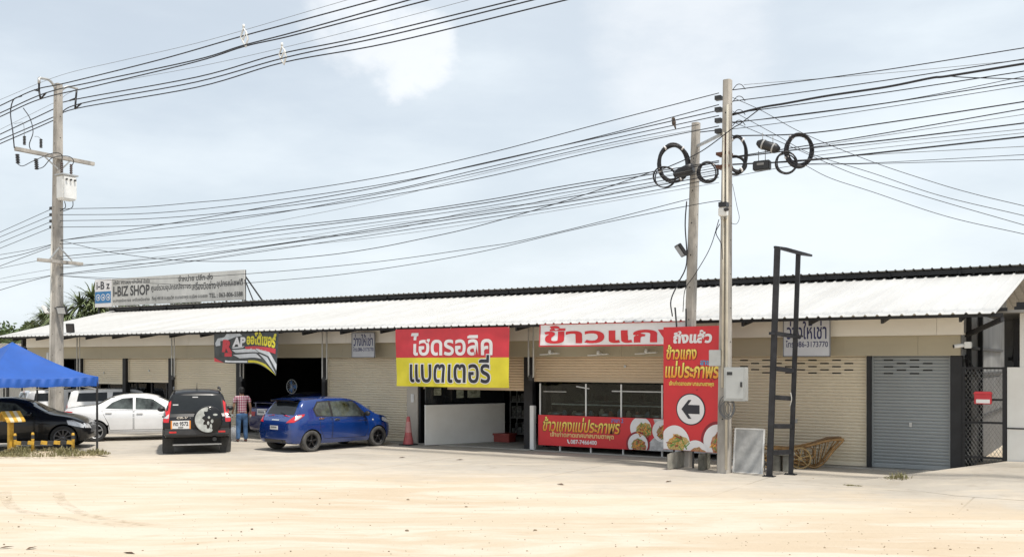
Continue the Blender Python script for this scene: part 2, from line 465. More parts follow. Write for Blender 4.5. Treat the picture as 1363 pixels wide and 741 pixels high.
def gold_mat(name, z0, z1):
    m = bpy.data.materials.new(name); m.use_nodes = True; N, L = m.node_tree.nodes, m.node_tree.links
    b = N['Principled BSDF']; b.inputs['Roughness'].default_value = 0.45
    tc = N.new('ShaderNodeTexCoord'); s = N.new('ShaderNodeSeparateXYZ'); L.new(tc.outputs['Generated'], s.inputs[0])
    cr = N.new('ShaderNodeValToRGB'); L.new(s.outputs[2], cr.inputs[0])
    e = cr.color_ramp.elements; e[0].position = z0; e[0].color = (.80, .30, .02, 1); e[1].position = z1; e[1].color = (.86, .76, .16, 1)
    L.new(cr.outputs[0], b.inputs['Base Color']); return m
GOLD = gold_mat('printed_gold_letters', 0.1, 0.75)
def food_mat(name, cols, scale):
    m = bpy.data.materials.new(name); m.use_nodes = True; N, L = m.node_tree.nodes, m.node_tree.links
    b = N['Principled BSDF']; b.inputs['Roughness'].default_value = 0.45
    tc = N.new('ShaderNodeTexCoord')
    v = N.new('ShaderNodeTexNoise'); v.inputs['Scale'].default_value = scale; v.inputs['Distortion'].default_value = 2.5; v.inputs['Detail'].default_value = 4
    L.new(tc.outputs['Object'], v.inputs['Vector'])
    cr = N.new('ShaderNodeValToRGB'); L.new(v.outputs['Fac'], cr.inputs[0]); e = cr.color_ramp.elements
    while len(e) < len(cols): e.new(0.5)
    for i, c in enumerate(cols): e[i].position = 0.3 + 0.4 * i / (len(cols) - 1); e[i].color = (*c, 1)
    L.new(cr.outputs[0], b.inputs['Base Color']); return m
NOODLE = food_mat('printed_noodles', [(.30, .07, .02), (.70, .38, .10), (.16, .22, .04), (.80, .55, .25), (.45, .10, .03)], 14)
CURRY = food_mat('printed_curry', [(.20, .03, .02), (.45, .08, .03), (.55, .30, .15), (.12, .15, .04), (.35, .05, .03)], 12)

# ------------------------------------------------------------------ the shop row
YS = 23.6                                            # plane of the roller shutters
X = lambda px: XA(px, YS)
XL, XR = XA(30, YS), XA(1277, YS)
shop = thing('shop_building', 'long single-storey row of shops with beige roller shutters under a white metal lean-to roof', 'building', ((XL + XR) / 2, YS, 0))
YE, ZE, SL = 22.0, 3.45, 0.173
def roof_z(y): return ZE + (y - YE) * SL
def corrugated(mb, xl, xr, y0, y1, z0, z1, left_skew=0.0, pitch=0.25, rib=0.032, th=0.012, mi=0):
    n = int((xr - xl) / pitch); rows = [[], []]
    prof = [(0, 0), (0.09, 0), (0.118, rib), (0.142, rib), (0.17, 0)]
    for k in range(n):
        for dx, dz in prof:
            x = xl + k * pitch + dx
            rows[0].append((x, y0, z0 + dz)); rows[1].append((x + left_skew * (1 - (x - xl) / (xr - xl)), y1, z1 + dz))
    top = [[Vector(p) for p in r] for r in rows]; bot = [[Vector(p) - Vector((0, 0, th)) for p in r] for r in rows]
    mb.grid(top, mi, False); mb.grid(bot, mi, False, True)
    mb.grid([bot[0], top[0]], mi, False); mb.grid([top[1], bot[1]], mi, False)
    return top[0][-1].x
r = MB(); XE0, XE1 = XA(-5, YE), XA(1338, YE)
corrugated(r, XE0, XE1, YE, 31.4, ZE, roof_z(31.4), left_skew=-5.6)
part('lean_to_roof', r, ROOFW, shop)
r = MB(); XU0 = XA(140, 30.2)
corrugated(r, XU0, XE1 + .2, 30.2, 42, 5.14, 3.7)
part('upper_roof', r, ROOFD, shop)
r = MB()
for y, z in ((30.34, 5.09), (31.2, 4.99)): r.box(XU0 + .1, XE1, y - .03, y + .03, z - .12, z, 0)
x = XU0 + .6
while x < XE1:
    r.bar((x, 30.25, 5.01), (x, 34, 4.55), .06, .1); r.box(x - .04, x + .04, 31.25, 31.33, 4.2, 4.9)
    r.bar((x + .35, 30.32, 5.0), (x + .35, 31.3, roof_z(31.3) + .05), .05, .2); x += 1.9
r.box(XU0 + .3, XE1, 31.36, 31.4, roof_z(31.4), 4.93)
part('roof_frame', r, BLACKST, shop)
r = MB()
for y in (22.12, 23.0): r.box(XE0 + .2, XE1 - .05, y - .03, y + .03, roof_z(y) - .09, roof_z(y) - .02)
x = XE0 + .9
while x < XE1 - .4:
    r.bar((x, 22.14, roof_z(22.14) - .14), (x, 23.9, roof_z(23.9) - .14), .05, .1); x += 1.55
r.bar((XR + .15, 23.5, 3.05), (XE1 - .06, 22.1, 3.33), .07, .09)
part('eave_frame', r, BLACKST, shop)
r = MB(); fl = XA(35, 23.1); fr = XA(1283, 23.1)
x = fl
while x < fr:                                        # fascia boards with open butt joints
    r.box(x, min(x + 2.44, fr) - .006, 23.1, 23.16, 3.05, roof_z(23.1) - .03); x += 2.44
r.box(fl, fr, 23.16, 23.45, 3.052, 3.09)
part('upper_fascia', r, FASC1, shop)
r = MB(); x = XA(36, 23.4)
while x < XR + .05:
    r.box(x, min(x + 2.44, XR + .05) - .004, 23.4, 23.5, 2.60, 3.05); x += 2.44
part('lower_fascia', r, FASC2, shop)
r = MB(); r.box(XL, XR, 23.3, 33.5, -.2, .03)
part('floor', r, GREYF, shop)
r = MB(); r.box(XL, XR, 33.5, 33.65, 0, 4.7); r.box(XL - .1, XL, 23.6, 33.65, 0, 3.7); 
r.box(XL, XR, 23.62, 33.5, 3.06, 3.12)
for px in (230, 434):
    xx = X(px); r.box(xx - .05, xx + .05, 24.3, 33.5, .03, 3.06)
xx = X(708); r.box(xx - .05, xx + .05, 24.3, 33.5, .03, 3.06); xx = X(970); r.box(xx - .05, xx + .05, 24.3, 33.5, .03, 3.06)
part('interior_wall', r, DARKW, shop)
r = MB()
y = 23.72                                            # gable side wall of vertical metal sheet
while y < 33.4:
    r.box(XR - .02, XR + .02, y, y + .19, 0, roof_z(y) - .1); r.box(XR + .0, XR + .035, y + .19, y + .23, 0, roof_z(y) - .1); y += .23
part('side_wall', r, GREYM, shop)
r = MB(); r.box(XR + .036, XR + .05, 23.75, 33, 0, 2.05); part('side_cladding', r, mat('dark_grey_sheet', (.10, .10, .10), .6, 0, .2, 1), shop)
r = MB()
for y in (24.4, 26.6): r.box(XR + .04, XR + .14, y, y + .1, 0, roof_z(y) - .12)
for z in (1.05, 2.12, 2.75): r.box(XR + .04, XR + .09, 23.8, 32, z, z + .07)
r.bar((XR + .1, 23.9, 2.55), (XR + .1, 26.2, 2.05), .06); r.bar((XR + .1, 23.9, 2.6), (XR + .1, 24.5, 1.9), .06)
part('side_frame', r, BLACKST, shop)

def column(p0, p1, y0=23.46, y1=23.66, m=BLACKST, z1=2.6, name='column'):
    c = MB(); c.box(X(p0), X(p1), y0, y1, .0, z1); return part(name, c, m, shop, bevel=.008)
for p0, p1 in ((56, 62), (106, 112), (167, 171.5), (228, 233.5), (318, 325.5), (432, 437), (700.5, 712), (1155, 1161), (1266, 1282)):
    column(p0, p1)
column(547, 561.5, 23.4, 23.75, CREAMW, name='pillar')
column(561.6, 564.6, 23.42, 23.7)
column(712.3, 717.5, 23.3, 23.44, WHITEP, 1.25, name='post')
c = MB(); c.box(X(553), X(557), 23.37, 23.4, 1.25, 1.5); c.box(X(554), X(556), 23.36, 23.37, 1.38, 1.46)
part('switch_box', c, WHITEP, shop)

def shutter(p0, p1, zb, m, slots=False, zt=2.66, pitch=.076, y=YS, lab=None):
    s = MB(); x0, x1 = X(p0) + .01, X(p1) - .01
    pts = []; z = zt
    while z > zb + .09:
        for dy, dz in ((-.004, 0), (.012, -.003), (.012, -.011), (-.012, -.016), (-.019, -.034), (-.015, -.056), (-.005, -.072)): pts.append((y + dy, z + dz))
        z -= pitch
    pts.append((y, zb + .07))
    s.grid([[Vector((x0, a, b)) for a, b in pts], [Vector((x1, a, b)) for a, b in pts]], 0, False)
    s.box(x0, x1, y - .025, y + .015, zb, zb + .07)
    s.box(x0 - .02, x0 + .03, y - .035, y - .018, zb, zt); s.box(x1 - .03, x1 + .02, y - .035, y - .018, zb, zt)
    o = part('roller_shutter', s, m, shop, label=lab)
    h = MB(); cx = (x0 + x1) / 2
    h.box(cx - .03, cx + .03, y - .04, y - .018, zb + (0.95 if zb < .2 else .4), zb + (1.05 if zb < .2 else .46)); part('lock', h, GALV, o)
    if slots:
        v = MB(); k = 0; z = zt - .16
        for row in range(5):
            xx = x0 + .25 + (.28 if row % 2 else 0)
            while xx < x1 - .3:
                v.box(xx, xx + .2, y - .023, y - .0185, z - .014, z + .014); xx += .56
            z -= pitch
        part('vent_slot', v, SLOT, o)
    return o
zpx = lambda px, py: V(px, py, YS).z
shutter(32, 56, zpx(40, 530), SHUT)
shutter(112, 167, zpx(140, 510.5), SHUT, lab='half-raised beige roller shutter')
shutter(171.5, 228, zpx(200, 508.5), SHUT, lab='half-raised beige roller shutter')
shutter(233.5, 318, .04, SHUT)
shutter(437, 548, .04, SHUT)
shutter(564.6, 701, zpx(630, 518.5), SHUT2, lab='raised tan roller shutter')
shutter(712, 968, zpx(800, 508.5), SHUT2, lab='raised tan roller shutter')
shutter(972, 1155, .04, SHUT, True, lab='closed beige roller shutter with vent slots')
shutter(1161, 1266, .04, SHUTG, True, lab='closed grey roller shutter with vent slots')

def cord(p0, p1, yb, name='shutter_chain'):          # the white pull pipes that hang in front of the fascia
    c = MB(); a, b = XA(p0, 22.9), XA(p1, 22.9); zb = V((p0 + p1) / 2, yb, 22.9).z
    c.tube([(a, 22.9, 3.55), (a, 22.9, zb + .06), ((a + b) / 2, 22.9, zb), (b, 22.9, zb + .06), (b, 22.9, 3.55)], .022, 6)
    o = part(name, c, PVC, shop)
    k = MB(); k.box((a + b) / 2 - .06, (a + b) / 2 + .06, 22.86, 22.95, zb - .05, zb + .1); part('bracket', k, DKMETAL, o)
cord(102.5, 106, 530); cord(228.6, 232, 503); cord(320, 324, 505); cord(429, 435, 506); cord(703.5, 710, 504)
# shop front behind the open bays: dark framed glass
def glazing(p0, p1, y, z0, z1, nv, name='shop_window'):
    x0, x1 = X(p0), X(p1)
    f = MB()
    for i in range(nv + 1):
        xx = x0 + (x1 - x0) * i / nv; f.box(xx - .03, xx + .03, y - .03, y + .03, z0, z1)
    f.box(x0, x1, y - .028, y + .028, z0, z0 + .06); f.box(x0, x1, y - .028, y + .028, z1 - .06, z1)
    o = part(name, f, DKMETAL, shop)
    q = MB(); q.box(x0, x1, y - .004, y + .004, z0, z1); part('pane', q, CLEARG, o)
    return o
glazing(112, 228, 24.1, .05, 2.62, 6)
glazing(38, 106, 24.2, .05, 2.62, 3)
glazing(326, 432, 27.6, .9, 3.05, 4)
q = MB(); q.box(X(326), X(432), 27.4, 27.7, .03, .9); part('low_wall', q, WHITEW, shop)
# bay with the slanting white partition, dark panel above it
p0, p1 = G(566, 592, .03), G(671, 586.5, .03); d = (p1 - p0).normalized(); nn = Vector((d.y, -d.x, 0))
q = MB(); q.obox((p0 + p1) / 2 + Vector((0, 0, .565)), d * (p1 - p0).length / 2, nn * .04, (0, 0, .565))
part('low_wall', q, WHITEW, shop)
q = MB(); q.bar(p0 + Vector((0, 0, 1.15)), p1 + Vector((0, 0, 1.15)), .1, .04); part('wall_cap', q, WHITEP, shop)
q = MB(); q.obox((p0 + p1) / 2 + Vector((0, 0, 1.95)), d * (p1 - p0).length / 2, nn * .01, (0, 0, .75))
part('partition_panel', q, GLASS, shop)
for a, b, c0, c1 in ((.10, .19, 1.45, 1.66), (.38, .47, 1.36, 1.62), (.52, .68, 1.36, 1.62)):
    cc = p0.lerp(p1, (a + b) / 2) + nn * .02; q = MB(); q.obox(cc + Vector((0, 0, (c0 + c1) / 2)), d * (p1 - p0).length * (b - a) / 2, nn * .004, (0, 0, (c1 - c0) / 2))
    part('poster', q, mat('faded_poster', (.30, .33, .26), .6, 0, .35, 9), shop)

# ------------------------------------------------------------------ goods inside the open bay, the food counter, lamps
s = MB(); sy = 27.2; sx0, sx1 = XA(679, sy), XA(703, sy)
for z in (.1, .62, 1.14, 1.66, 2.18): s.box(sx0, sx1, sy, sy + .45, z, z + .03)
for xx in (sx0, sx1):
    for yy in (sy, sy + .42): s.box(xx - .02, xx + .02, yy, yy + .03, .03, 2.4)
rack = thing('storage_rack', 'tall metal storage rack of small stock in the dark open shop bay', 'rack', ((sx0 + sx1) / 2, sy, .03))
part('rack_frame', s, GALV, rack)
for z in (.13, .65, 1.17, 1.69):
    xx = sx0 + .04
    while xx < sx1 - .1:
        w = random.uniform(.08, .2); s = MB(); s.box(xx, xx + w, sy + .05, sy + .35, z, z + random.uniform(.14, .4)); xx += w + .03; part('stock_box', s, mat('mixed_stock', (.38, .39, .37), .5, .3, .4, 14), rack)
s = MB(); bx = G(668, 588, .03); s.box(bx.x - .3, bx.x + .25, bx.y, bx.y + .4, .03, .24); s.box(bx.x - .33, bx.x + .28, bx.y - .03, bx.y + .43, .23, .29)
solo('crate', s, mat('dull_red_plastic', (.30, .05, .04), .5), 'dull red crate on the floor at the end of the low white partition', 'crate', bevel=.01)

cx0, cx1, cy = XA(717, 23.3), XA(960, 23.3), 23.3
cnt = thing('food_counter', 'long glass-fronted food counter in the open bay above the red menu banner', 'counter', ((cx0 + cx1) / 2, cy, 0))
s = MB(); zc = V(800, 557, cy).z
s.box(cx0, cx1, cy + .03, cy + .75, zc - .05, zc); part('counter_top', s, mat('green_trim', (.16, .42, .10), .5), cnt)
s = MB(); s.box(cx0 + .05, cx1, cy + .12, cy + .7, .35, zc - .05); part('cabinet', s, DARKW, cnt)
for px in (744, 785, 828, 880, 930):
    s = MB(); xx = XA(px, cy); s.box(xx - .02, xx + .02, cy + .05, cy + .09, .0, .4); part('leg', s, WHITEP, cnt)
zt = V(800, 511, cy).z
s = MB(); s.box(cx0, cx1, cy + .08, cy + .085, zc, zt); s.box(cx0, cx1, cy + .7, cy + .705, zc, zt + .3); part('glass_pane', s, CLEARG, cnt)
for px in (717.5, 778.5, 825.5, 880, 925):
    s = MB(); xx = XA(px, cy); s.box(xx - .018, xx + .018, cy + .05, cy + .08, zc, zt); part('glass_frame', s, WHITEP, cnt)
s = MB(); zz = V(850, 521, cy).z; s.box(XA(813, cy), cx1, cy + .06, cy + .1, zz - .015, zz + .015); s.box(XA(722, cy), XA(752, cy), cy + .055, cy + .078, zz - .05, zz - .03)
s.bar((XA(766, cy), cy + .05, V(766, 514, cy).z), (XA(783, cy), cy + .06, V(780, 517, cy).z), .03)
part('rail', s, GALV, cnt)
s = MB()
for px in (735, 765, 800, 845, 870): s.lathe([(.16, 0), (.19, .05), (.2, .12), (.19, .12), (.15, .03)], (XA(px, cy), cy + .3, zc + .01), (0, 0, 1), 14)
part('food_tray', s, CHROME_T, cnt)
s = MB(); s.box(cx0 + .1, cx1, cy + 1.9, cy + 2.3, .9, .93); s.box(cx0 + .1, cx1, cy + 1.9, cy + 2.3, 1.3, 1.33); part('back_shelf', s, GALV, cnt)  # this shelf, its jars and the board are added in place of glass reflections
rnd = random.Random(9); JARM = [mat('jar_a', (.45, .40, .30), .4), mat('jar_b', (.40, .12, .06), .4), mat('jar_c', (.20, .28, .34), .4)]
for k in range(22):
    xx = cx0 + .25 + k * .2 + rnd.uniform(-.04, .04); zz = .93 if k % 2 else 1.33; hh = rnd.uniform(.14, .28); s = MB(); s.lathe([(.05, 0), (.065, .03), (.065, hh * .75), (.03, hh * .85), (.03, hh), (.0001, hh)], (xx, cy + 2.05, zz), (0, 0, 1), 10); part('jar', s, JARM[k % 3], cnt)
for k in range(15):  # brighter jars near the pane, added to stand in for reflections
    xx = cx0 + .2 + k * .27 + rnd.uniform(-.05, .05); hh = rnd.uniform(.10, .26); s = MB(); s.lathe([(.06, 0), (.075, .02), (.075, hh * .7), (.04, hh * .85), (.04, hh), (.0001, hh)], (xx, cy + .22 + rnd.uniform(0, .08), zc + .001), (0, 0, 1), 12); part('jar', s, JARM[(k * 7) % 3], cnt)
s = MB(); s.box(cx0 + .1, XA(880, cy), cy + .55, cy + .62, zc + .32, zc + .35); part('inner_shelf', s, WHITEP, cnt)
s = MB(); s.box(XA(848, cy), XA(872, cy), cy + 1.5, cy + 1.53, 1.0, 1.75); part('stand_in_board', s, mat('brown_board', (.32, .18, .10), .6), cnt)

for px, py, lb in ((732.5, 471.5, 'white two-arm lamp on the tan fascia, nearest the black column'), (797, 472.5, 'middle white two-arm lamp under the white banner on the tan fascia'), (860.5, 470.5, 'white two-arm lamp on the tan fascia beside the tall red arrow sign')):
    p = V(px, py, 23.25)
    t = thing('wall_lamp', lb, 'lamp', (p.x, 23.4, p.z), 0, 'lamps on the fascia over the food counter')
    s = MB(); s.bar((p.x, 23.4, p.z + .07), (p.x, 23.22, p.z + .02), .03); s.lathe([(.035, 0), (.05, .05), (.035, .12), (.0001, .13)], (p.x, 23.22, p.z + .0), (0, 0, 1), 12); part('lamp_base', s, WHITEP, t)
    for k in (-1, 1):
        s = MB(); s.obox((p.x + k * .16, 23.22, p.z + .012 + k * .012), (.14, 0, .004), (0, .05, 0), (0, 0, .014)); part('lamp_panel', s, WHITEP, t, bevel=.005)

# ------------------------------------------------------------------ signs and banners
UX, UZ = Vector((1, 0, 0)), Vector((0, 0, 1))
def wavy(x0, x1, z0, z1, y, amp, seed):
    rnd = random.Random(seed); ph = [rnd.uniform(0, 6) for _ in range(6)]
    def f(u, v, lift=0.0):                            # u, v in metres from the lower left corner
        a, b = u / (x1 - x0), v / (z1 - z0)
        w = amp * (math.sin(a * 9 + b * 3 + ph[0]) * .5 + math.sin(a * 17 - b * 5 + ph[1]) * .28 + math.sin(a * 4 + ph[2]) * .6 + math.sin(a * 31 + b * 7 + ph[3]) * .10 * (1 - b) + math.sin((a - b * .6) * 22 + ph[4]) * .14) * (1.1 - b * .8)
        sag = -.03 * math.sin(math.pi * min(1, max(0, a)) ) * (b > .5) * 0
        return Vector((x0 + u, y + w - lift, z0 + v + sag))
    return f
def cloth(mb, f, u0, u1, v0, v1, lift, mi=0, nu=48, nv=14):
    mb.grid([[f(u0 + (u1 - u0) * i / nu, v0 + (v1 - v0) * j / nv, lift) for i in range(nu + 1)] for j in range(nv + 1)], mi, True)
def strings(par, pts, top):
    s = MB()
    for p in pts: s.tube([p, (p[0] + .02, top[0], top[1])], .008, 5)
    part('string', s, PVC, par)

# red and yellow vinyl banner under the eave
yb = 22.04
x0, x1 = XA(526.5, yb), XA(678, yb); z1 = V(526, 438.3, yb).z; z0 = V(526, 513.5, yb).z
b1_ = thing('banner', 'red over yellow vinyl banner with large Thai lettering hung from the eave', 'banner', ((x0 + x1) / 2, yb, z0))
f = wavy(x0, x1, z0, z1, yb, .05, 3); W_, H_ = x1 - x0, z1 - z0
s = MB(); cloth(s, f, 0, W_, H_ * .5, H_, 0, 0); cloth(s, f, 0, W_, 0, H_ * .5, 0, 1)
strings(b1_, [(x0 + .02, yb, z1 - .03), (x0 + W_ / 2, yb, z1 - .03), (x1 - .04, yb, z1 - .03)], (22.1, 3.5)); strings(b1_, [(x0 + .02, yb, z0 + .05)], (22.6, 2.3)) if False else None
part('sheet', s, [REDV, YELV], b1_)
s = MB(); s.text('ไฮดรอลิค', (0, 0, 0), UX, UZ, W_ * .145, W_ * .865, H_ * .535, H_ * .93, 0, .022, .008, warp=f)
part('lettering', s, WHTV, b1_)
s = MB(); s.text('แบตเตอรี่', (0, 0, 0), UX, UZ, W_ * .13, W_ * .855, H_ * .055, H_ * .56, 0, .05, .006, warp=f)
o = part('lettering', s, WHTV, b1_)
s = MB(); s.text('แบตเตอรี่', (0, 0, 0), UX, UZ, W_ * .138, W_ * .847, H_ * .07, H_ * .545, 0, .016, .012, warp=f)
part('lettering', s, INK, b1_)

# white banner with red letters
yb = 22.05
x0, x1 = XA(718.6, yb), XA(914, yb); z1 = V(719, 430.8, yb).z; z0 = V(719, 461.3, yb).z
b2_ = thing('banner', 'long white vinyl banner with red border and red Thai lettering above the food counter', 'banner', ((x0 + x1) / 2, yb, z0))
f = wavy(x0, x1, z0, z1, yb, .035, 5); W_, H_ = x1 - x0, z1 - z0
s = MB(); cloth(s, f, 0, W_, 0, H_, 0, 0); 
for u0, u1, v0, v1 in ((0, W_, 0, .035), (0, W_, H_ - .035, H_), (0, .03, 0, H_), (W_ - .03, W_, 0, H_)): cloth(s, f, u0, u1, v0, v1, .005, 1, 40, 2)
part('sheet', s, [WHTV, REDV], b2_)
s = MB(); s.text('ข้าวแกง', (0, 0, 0), UX, UZ, W_ * .035, W_ * .985, H_ * .13, H_ * .9, 0, .03, .008, warp=f)
part('lettering', s, RED, b2_)

# menu banner along the counter
yb = 23.24
x0, x1 = XA(716.5, yb), XA(962, yb); z1 = V(716, 551.5, yb).z; z0 = V(716, 591.5, yb).z
b3_ = thing('banner', 'long low red food banner with gold Thai lettering and plates of food along the counter', 'banner', ((x0 + x1) / 2, yb, z0))
W_, H_ = x1 - x0, z1 - z0; O = Vector((x0, yb, z0))
s = MB(); s.box(x0, x1, yb, yb + .02, z0, z1); part('sheet', s, RED, b3_)
us = (XA(882, yb) - x0)                             # the lettering and pictures end where the arrow sign hides the rest
s = MB(); s.text('ข้าวแกงแม่ประภาพร', O, UX, UZ, us * .035, us * .665, H_ * .47, H_ * .95, 0, .02, .006, .15); part('lettering', s, GOLD, b3_)
s = MB(); s.text('ข้าวแกงแม่ประภาพร', O, UX, UZ, us * .03, us * .672, H_ * .45, H_ * .945, 0, .05, .004, .15); part('lettering', s, mat('dark_brown_ink', (.12, .03, .02), .5), b3_)
s = MB(); s.text('เจ้าเก่าตลาดเทศบาลมาบตาพุด', O, UX, UZ, us * .105, us * .625, H_ * .255, H_ * .47, 0, .025, .006); part('lettering', s, mat('pale_gold_ink', (.80, .62, .25), .5), b3_)
s = MB(); s.text('087-7466400', O, UX, UZ, us * .275, us * .49, H_ * .09, H_ * .23, 0, .025, .006)
s.poly([(us * .245, H_ * .22), (us * .255, H_ * .23), (us * .258, H_ * .17), (us * .267, H_ * .12), (us * .272, H_ * .10), (us * .262, H_ * .08), (us * .25, H_ * .13)], O, UX, UZ, 0, .006)
part('lettering', s, WHTV, b3_)
s = MB(); s.text('สาขา 2', O, UX, UZ, us * .605, us * .70, H_ * .83, H_ * .96, 0, .014, .006); part('lettering', s, mat('blue_ink', (.03, .25, .60), .5), b3_)
GARNISH = [mat('printed_orange', (.75, .33, .05), .5), mat('printed_brown', (.28, .06, .02), .5), mat('printed_leaf_green', (.14, .28, .05), .5)]
def plate(par, O, U, W, cu, cv, rr, m, lift, red=False, side=0.3, lim=(0, 9, 0, 9)):
    cl = lambda P: [(min(max(a, lim[0] + .008), lim[1] - .008), min(max(b, lim[2] + .008), lim[3] - .008)) for a, b in P]
    ring = lambda k: cl([(cu + rr * k * math.cos(6.2832 * i / 36), cv + rr * k * math.sin(6.2832 * i / 36)) for i in range(36)])
    s = MB()
    if red: s.poly(ring(1.18), O, U, W, 1, lift)
    s.poly(ring(1.0), O, U, W, 0, lift + .003)
    o = part('food_picture', s, [WHTV, mat('printed_dark_red_bowl', (.25, .01, .02), .5)], par)
    s = MB(); rnd = random.Random(int(cu * 100)); n = 22
    P = [(cu + side * rr + rr * .74 * (1 + rnd.uniform(-.14, .1)) * math.cos(6.283 * i / n), cv - .14 * rr + rr * .68 * (1 + rnd.uniform(-.18, .1)) * math.sin(6.283 * i / n)) for i in range(n)]
    s.poly(cl(P), O, U, W, 0, lift + .006)
    for k in range(34):
        a, q = rnd.uniform(0, 6.283), rr * .66 * math.sqrt(rnd.random()); c_, b_ = cu + side * rr + q * math.cos(a), cv - .14 * rr + q * .9 * math.sin(a); t_ = rnd.uniform(0, 3.14); l_, w_ = rr * rnd.uniform(.08, .26), rr * rnd.uniform(.025, .05)
        e_ = [(c_ + l_ * math.cos(t_) * i - w_ * math.sin(t_) * j, b_ + l_ * math.sin(t_) * i + w_ * math.cos(t_) * j) for i, j in ((-1, -1), (1, -1), (1, 1), (-1, 1))]
        if all(lim[0] < p[0] < lim[1] and lim[2] < p[1] < lim[3] for p in e_): s.poly(e_, O, U, W, 1 + k % 3, lift + .008 + .0003 * k)
    part('printed_dish', s, [m] + GARNISH, o)
s = MB(); s.poly([(us * .80, 0), (us * .99, 0), (x1 - x0 - .02, 0), (x1 - x0 - .02, H_), (us * .93, H_ * .99), (us * .97, H_ * .55), (us * .9, H_ * .25)], O, UX, UZ, 0, .004); part('food_picture', s, mat('printed_table_grey', (.55, .55, .55), .5, 0, .25, 6), b3_)
plate(b3_, O, UX, UZ, us * .835, H_ * .68, H_ * .36, NOODLE, .008, side=.35, lim=(0, x1 - x0, 0, H_))
plate(b3_, O, UX, UZ, us * .815, H_ * .18, H_ * .34, CURRY, .018, True, .1, (0, x1 - x0, 0, H_))
plate(b3_, O, UX, UZ, us * 1.0, H_ * .62, H_ * .34, CURRY, .008, False, .2, (0, x1 - x0, 0, H_))

# tall red arrow sign standing on concrete blocks by the poles
pL, pR = DP(883, 598, 23.1), DP(957.5, 601.8, 22.0)
pL.z = pR.z = (pL.z + pR.z) / 2
U = (pR - pL).normalized(); Wd = (pR - pL).length; N_ = U.cross(UZ)
Hs = DP(883, 435.4, 23.1).z - pL.z
as_ = thing('arrow_sign', 'tall red roadside sign with white lettering, gold Thai lettering and black arrow pointing left', 'sign', tuple((pL + pR) / 2))
s = MB(); s.obox((pL + pR) / 2 + UZ * Hs / 2 - N_ * .02, U * Wd / 2, N_ * .018, UZ * Hs / 2); part('sheet', s, RED, as_)
s = MB()
for k in (.03, .5, .97): s.bar(pL.lerp(pR, k) - N_ * .06, pL.lerp(pR, k) - N_ * .06 + UZ * Hs, .04)
for k in (.02, .5, .98): s.bar(pL - N_ * .06 + UZ * Hs * k, pR - N_ * .06 + UZ * Hs * k, .04)
s.bar(pL.lerp(pR, .22) - N_ * .1 + UZ * (Hs - .3), pL.lerp(pR, .17) - N_ * .1 + UZ * (Hs + .46), .03); s.bar(pL.lerp(pR, .38) - N_ * .1 + UZ * (Hs - .3), pL.lerp(pR, .37) - N_ * .1 + UZ * (Hs + .42), .03)
part('back_frame', s, DKMETAL, as_)
O = pL + N_ * .0
s = MB(); s.text('ถึงแล้ว', O, U, UZ, Wd * .18, Wd * .87, Hs * .865, Hs * .97, 0, .048, .006, .1); part('lettering', s, WHTV, as_)
for t, u0, u1, v0, v1 in (('ข้าวแกง', .05, .60, .735, .855), ('แม่ประภาพร', .03, .985, .585, .725)):
    s = MB(); s.text(t, O, U, UZ, Wd * u0 - .012, Wd * u1 + .012, Hs * v0 - .014, Hs * v1 - .004, 0, .06, .004, .1); part('lettering', s, mat('dark_brown_ink', (.12, .03, .02), .5), as_)
    s = MB(); s.text(t, O, U, UZ, Wd * u0, Wd * u1, Hs * v0, Hs * v1, 0, .03, .008, .1); part('lettering', s, GOLD, as_)
s = MB(); s.text('สาขา 2', O, U, UZ, Wd * .67, Wd * .97, Hs * .69, Hs * .735, 0, .03, .006); part('lettering', s, mat('cyan_ink', (.05, .35, .60), .5), as_)
s = MB(); s.text('เจ้าเก่าตลาดเทศบาลมาบตาพุด', O, U, UZ, Wd * .11, Wd * .91, Hs * .515, Hs * .563, 0, .03, .006); part('lettering', s, mat('yellow_ink', (.85, .68, .12), .5), as_)
ac, av, ar = Wd * .5, Hs * .335, Hs * .128
s = MB(); s.disc(O, U, UZ, ac, av, ar * 1.1, ar, 1, .005, 40); s.disc(O, U, UZ, ac, av, ar * 1.02, ar * .93, 0, .008, 40)
k = ar * .62
s.poly([(ac - k * 1.1, av), (ac - k * .25, av + k * .95), (ac + k * .12, av + k * .95), (ac - k * .3, av + k * .45), (ac + k * 1.1, av + k * .45), (ac + k * 1.1, av - k * .45), (ac - k * .3, av - k * .45), (ac + k * .12, av - k * .95), (ac - k * .25, av - k * .95)], O, U, UZ, 1, .012)
part('arrow', s, [WHTV, INK], as_)
s = MB(); rnd = random.Random(4)
for i in range(16):
    a, b = rnd.uniform(.04, .96), rnd.uniform(.22, .86); q = rnd.uniform(.03, .05)
    if abs(a - .5) < .36 and abs(b - .335) < .16: continue
    s.poly([(Wd * a, Hs * b), (Wd * a + q, Hs * b - q * 1.2), (Wd * a + q * 2, Hs * b + q * .2)], O, U, UZ, 0, .003)
part('printed_triangle', s, mat('deep_red_print', (.36, .01, .015), .45), as_)
plate(as_, O, U, UZ, Wd * .22, Hs * .055, Hs * .145, NOODLE, .006, side=.25, lim=(0, Wd, 0, Hs))
plate(as_, O, U, UZ, Wd * .98, Hs * .09, Hs * .135, CURRY, .008, True, .2, (0, Wd, 0, Hs))
plate(as_, O, U, UZ, Wd * .60, Hs * -.035, Hs * .125, CURRY, .018, False, .15, (0, Wd, 0, Hs))

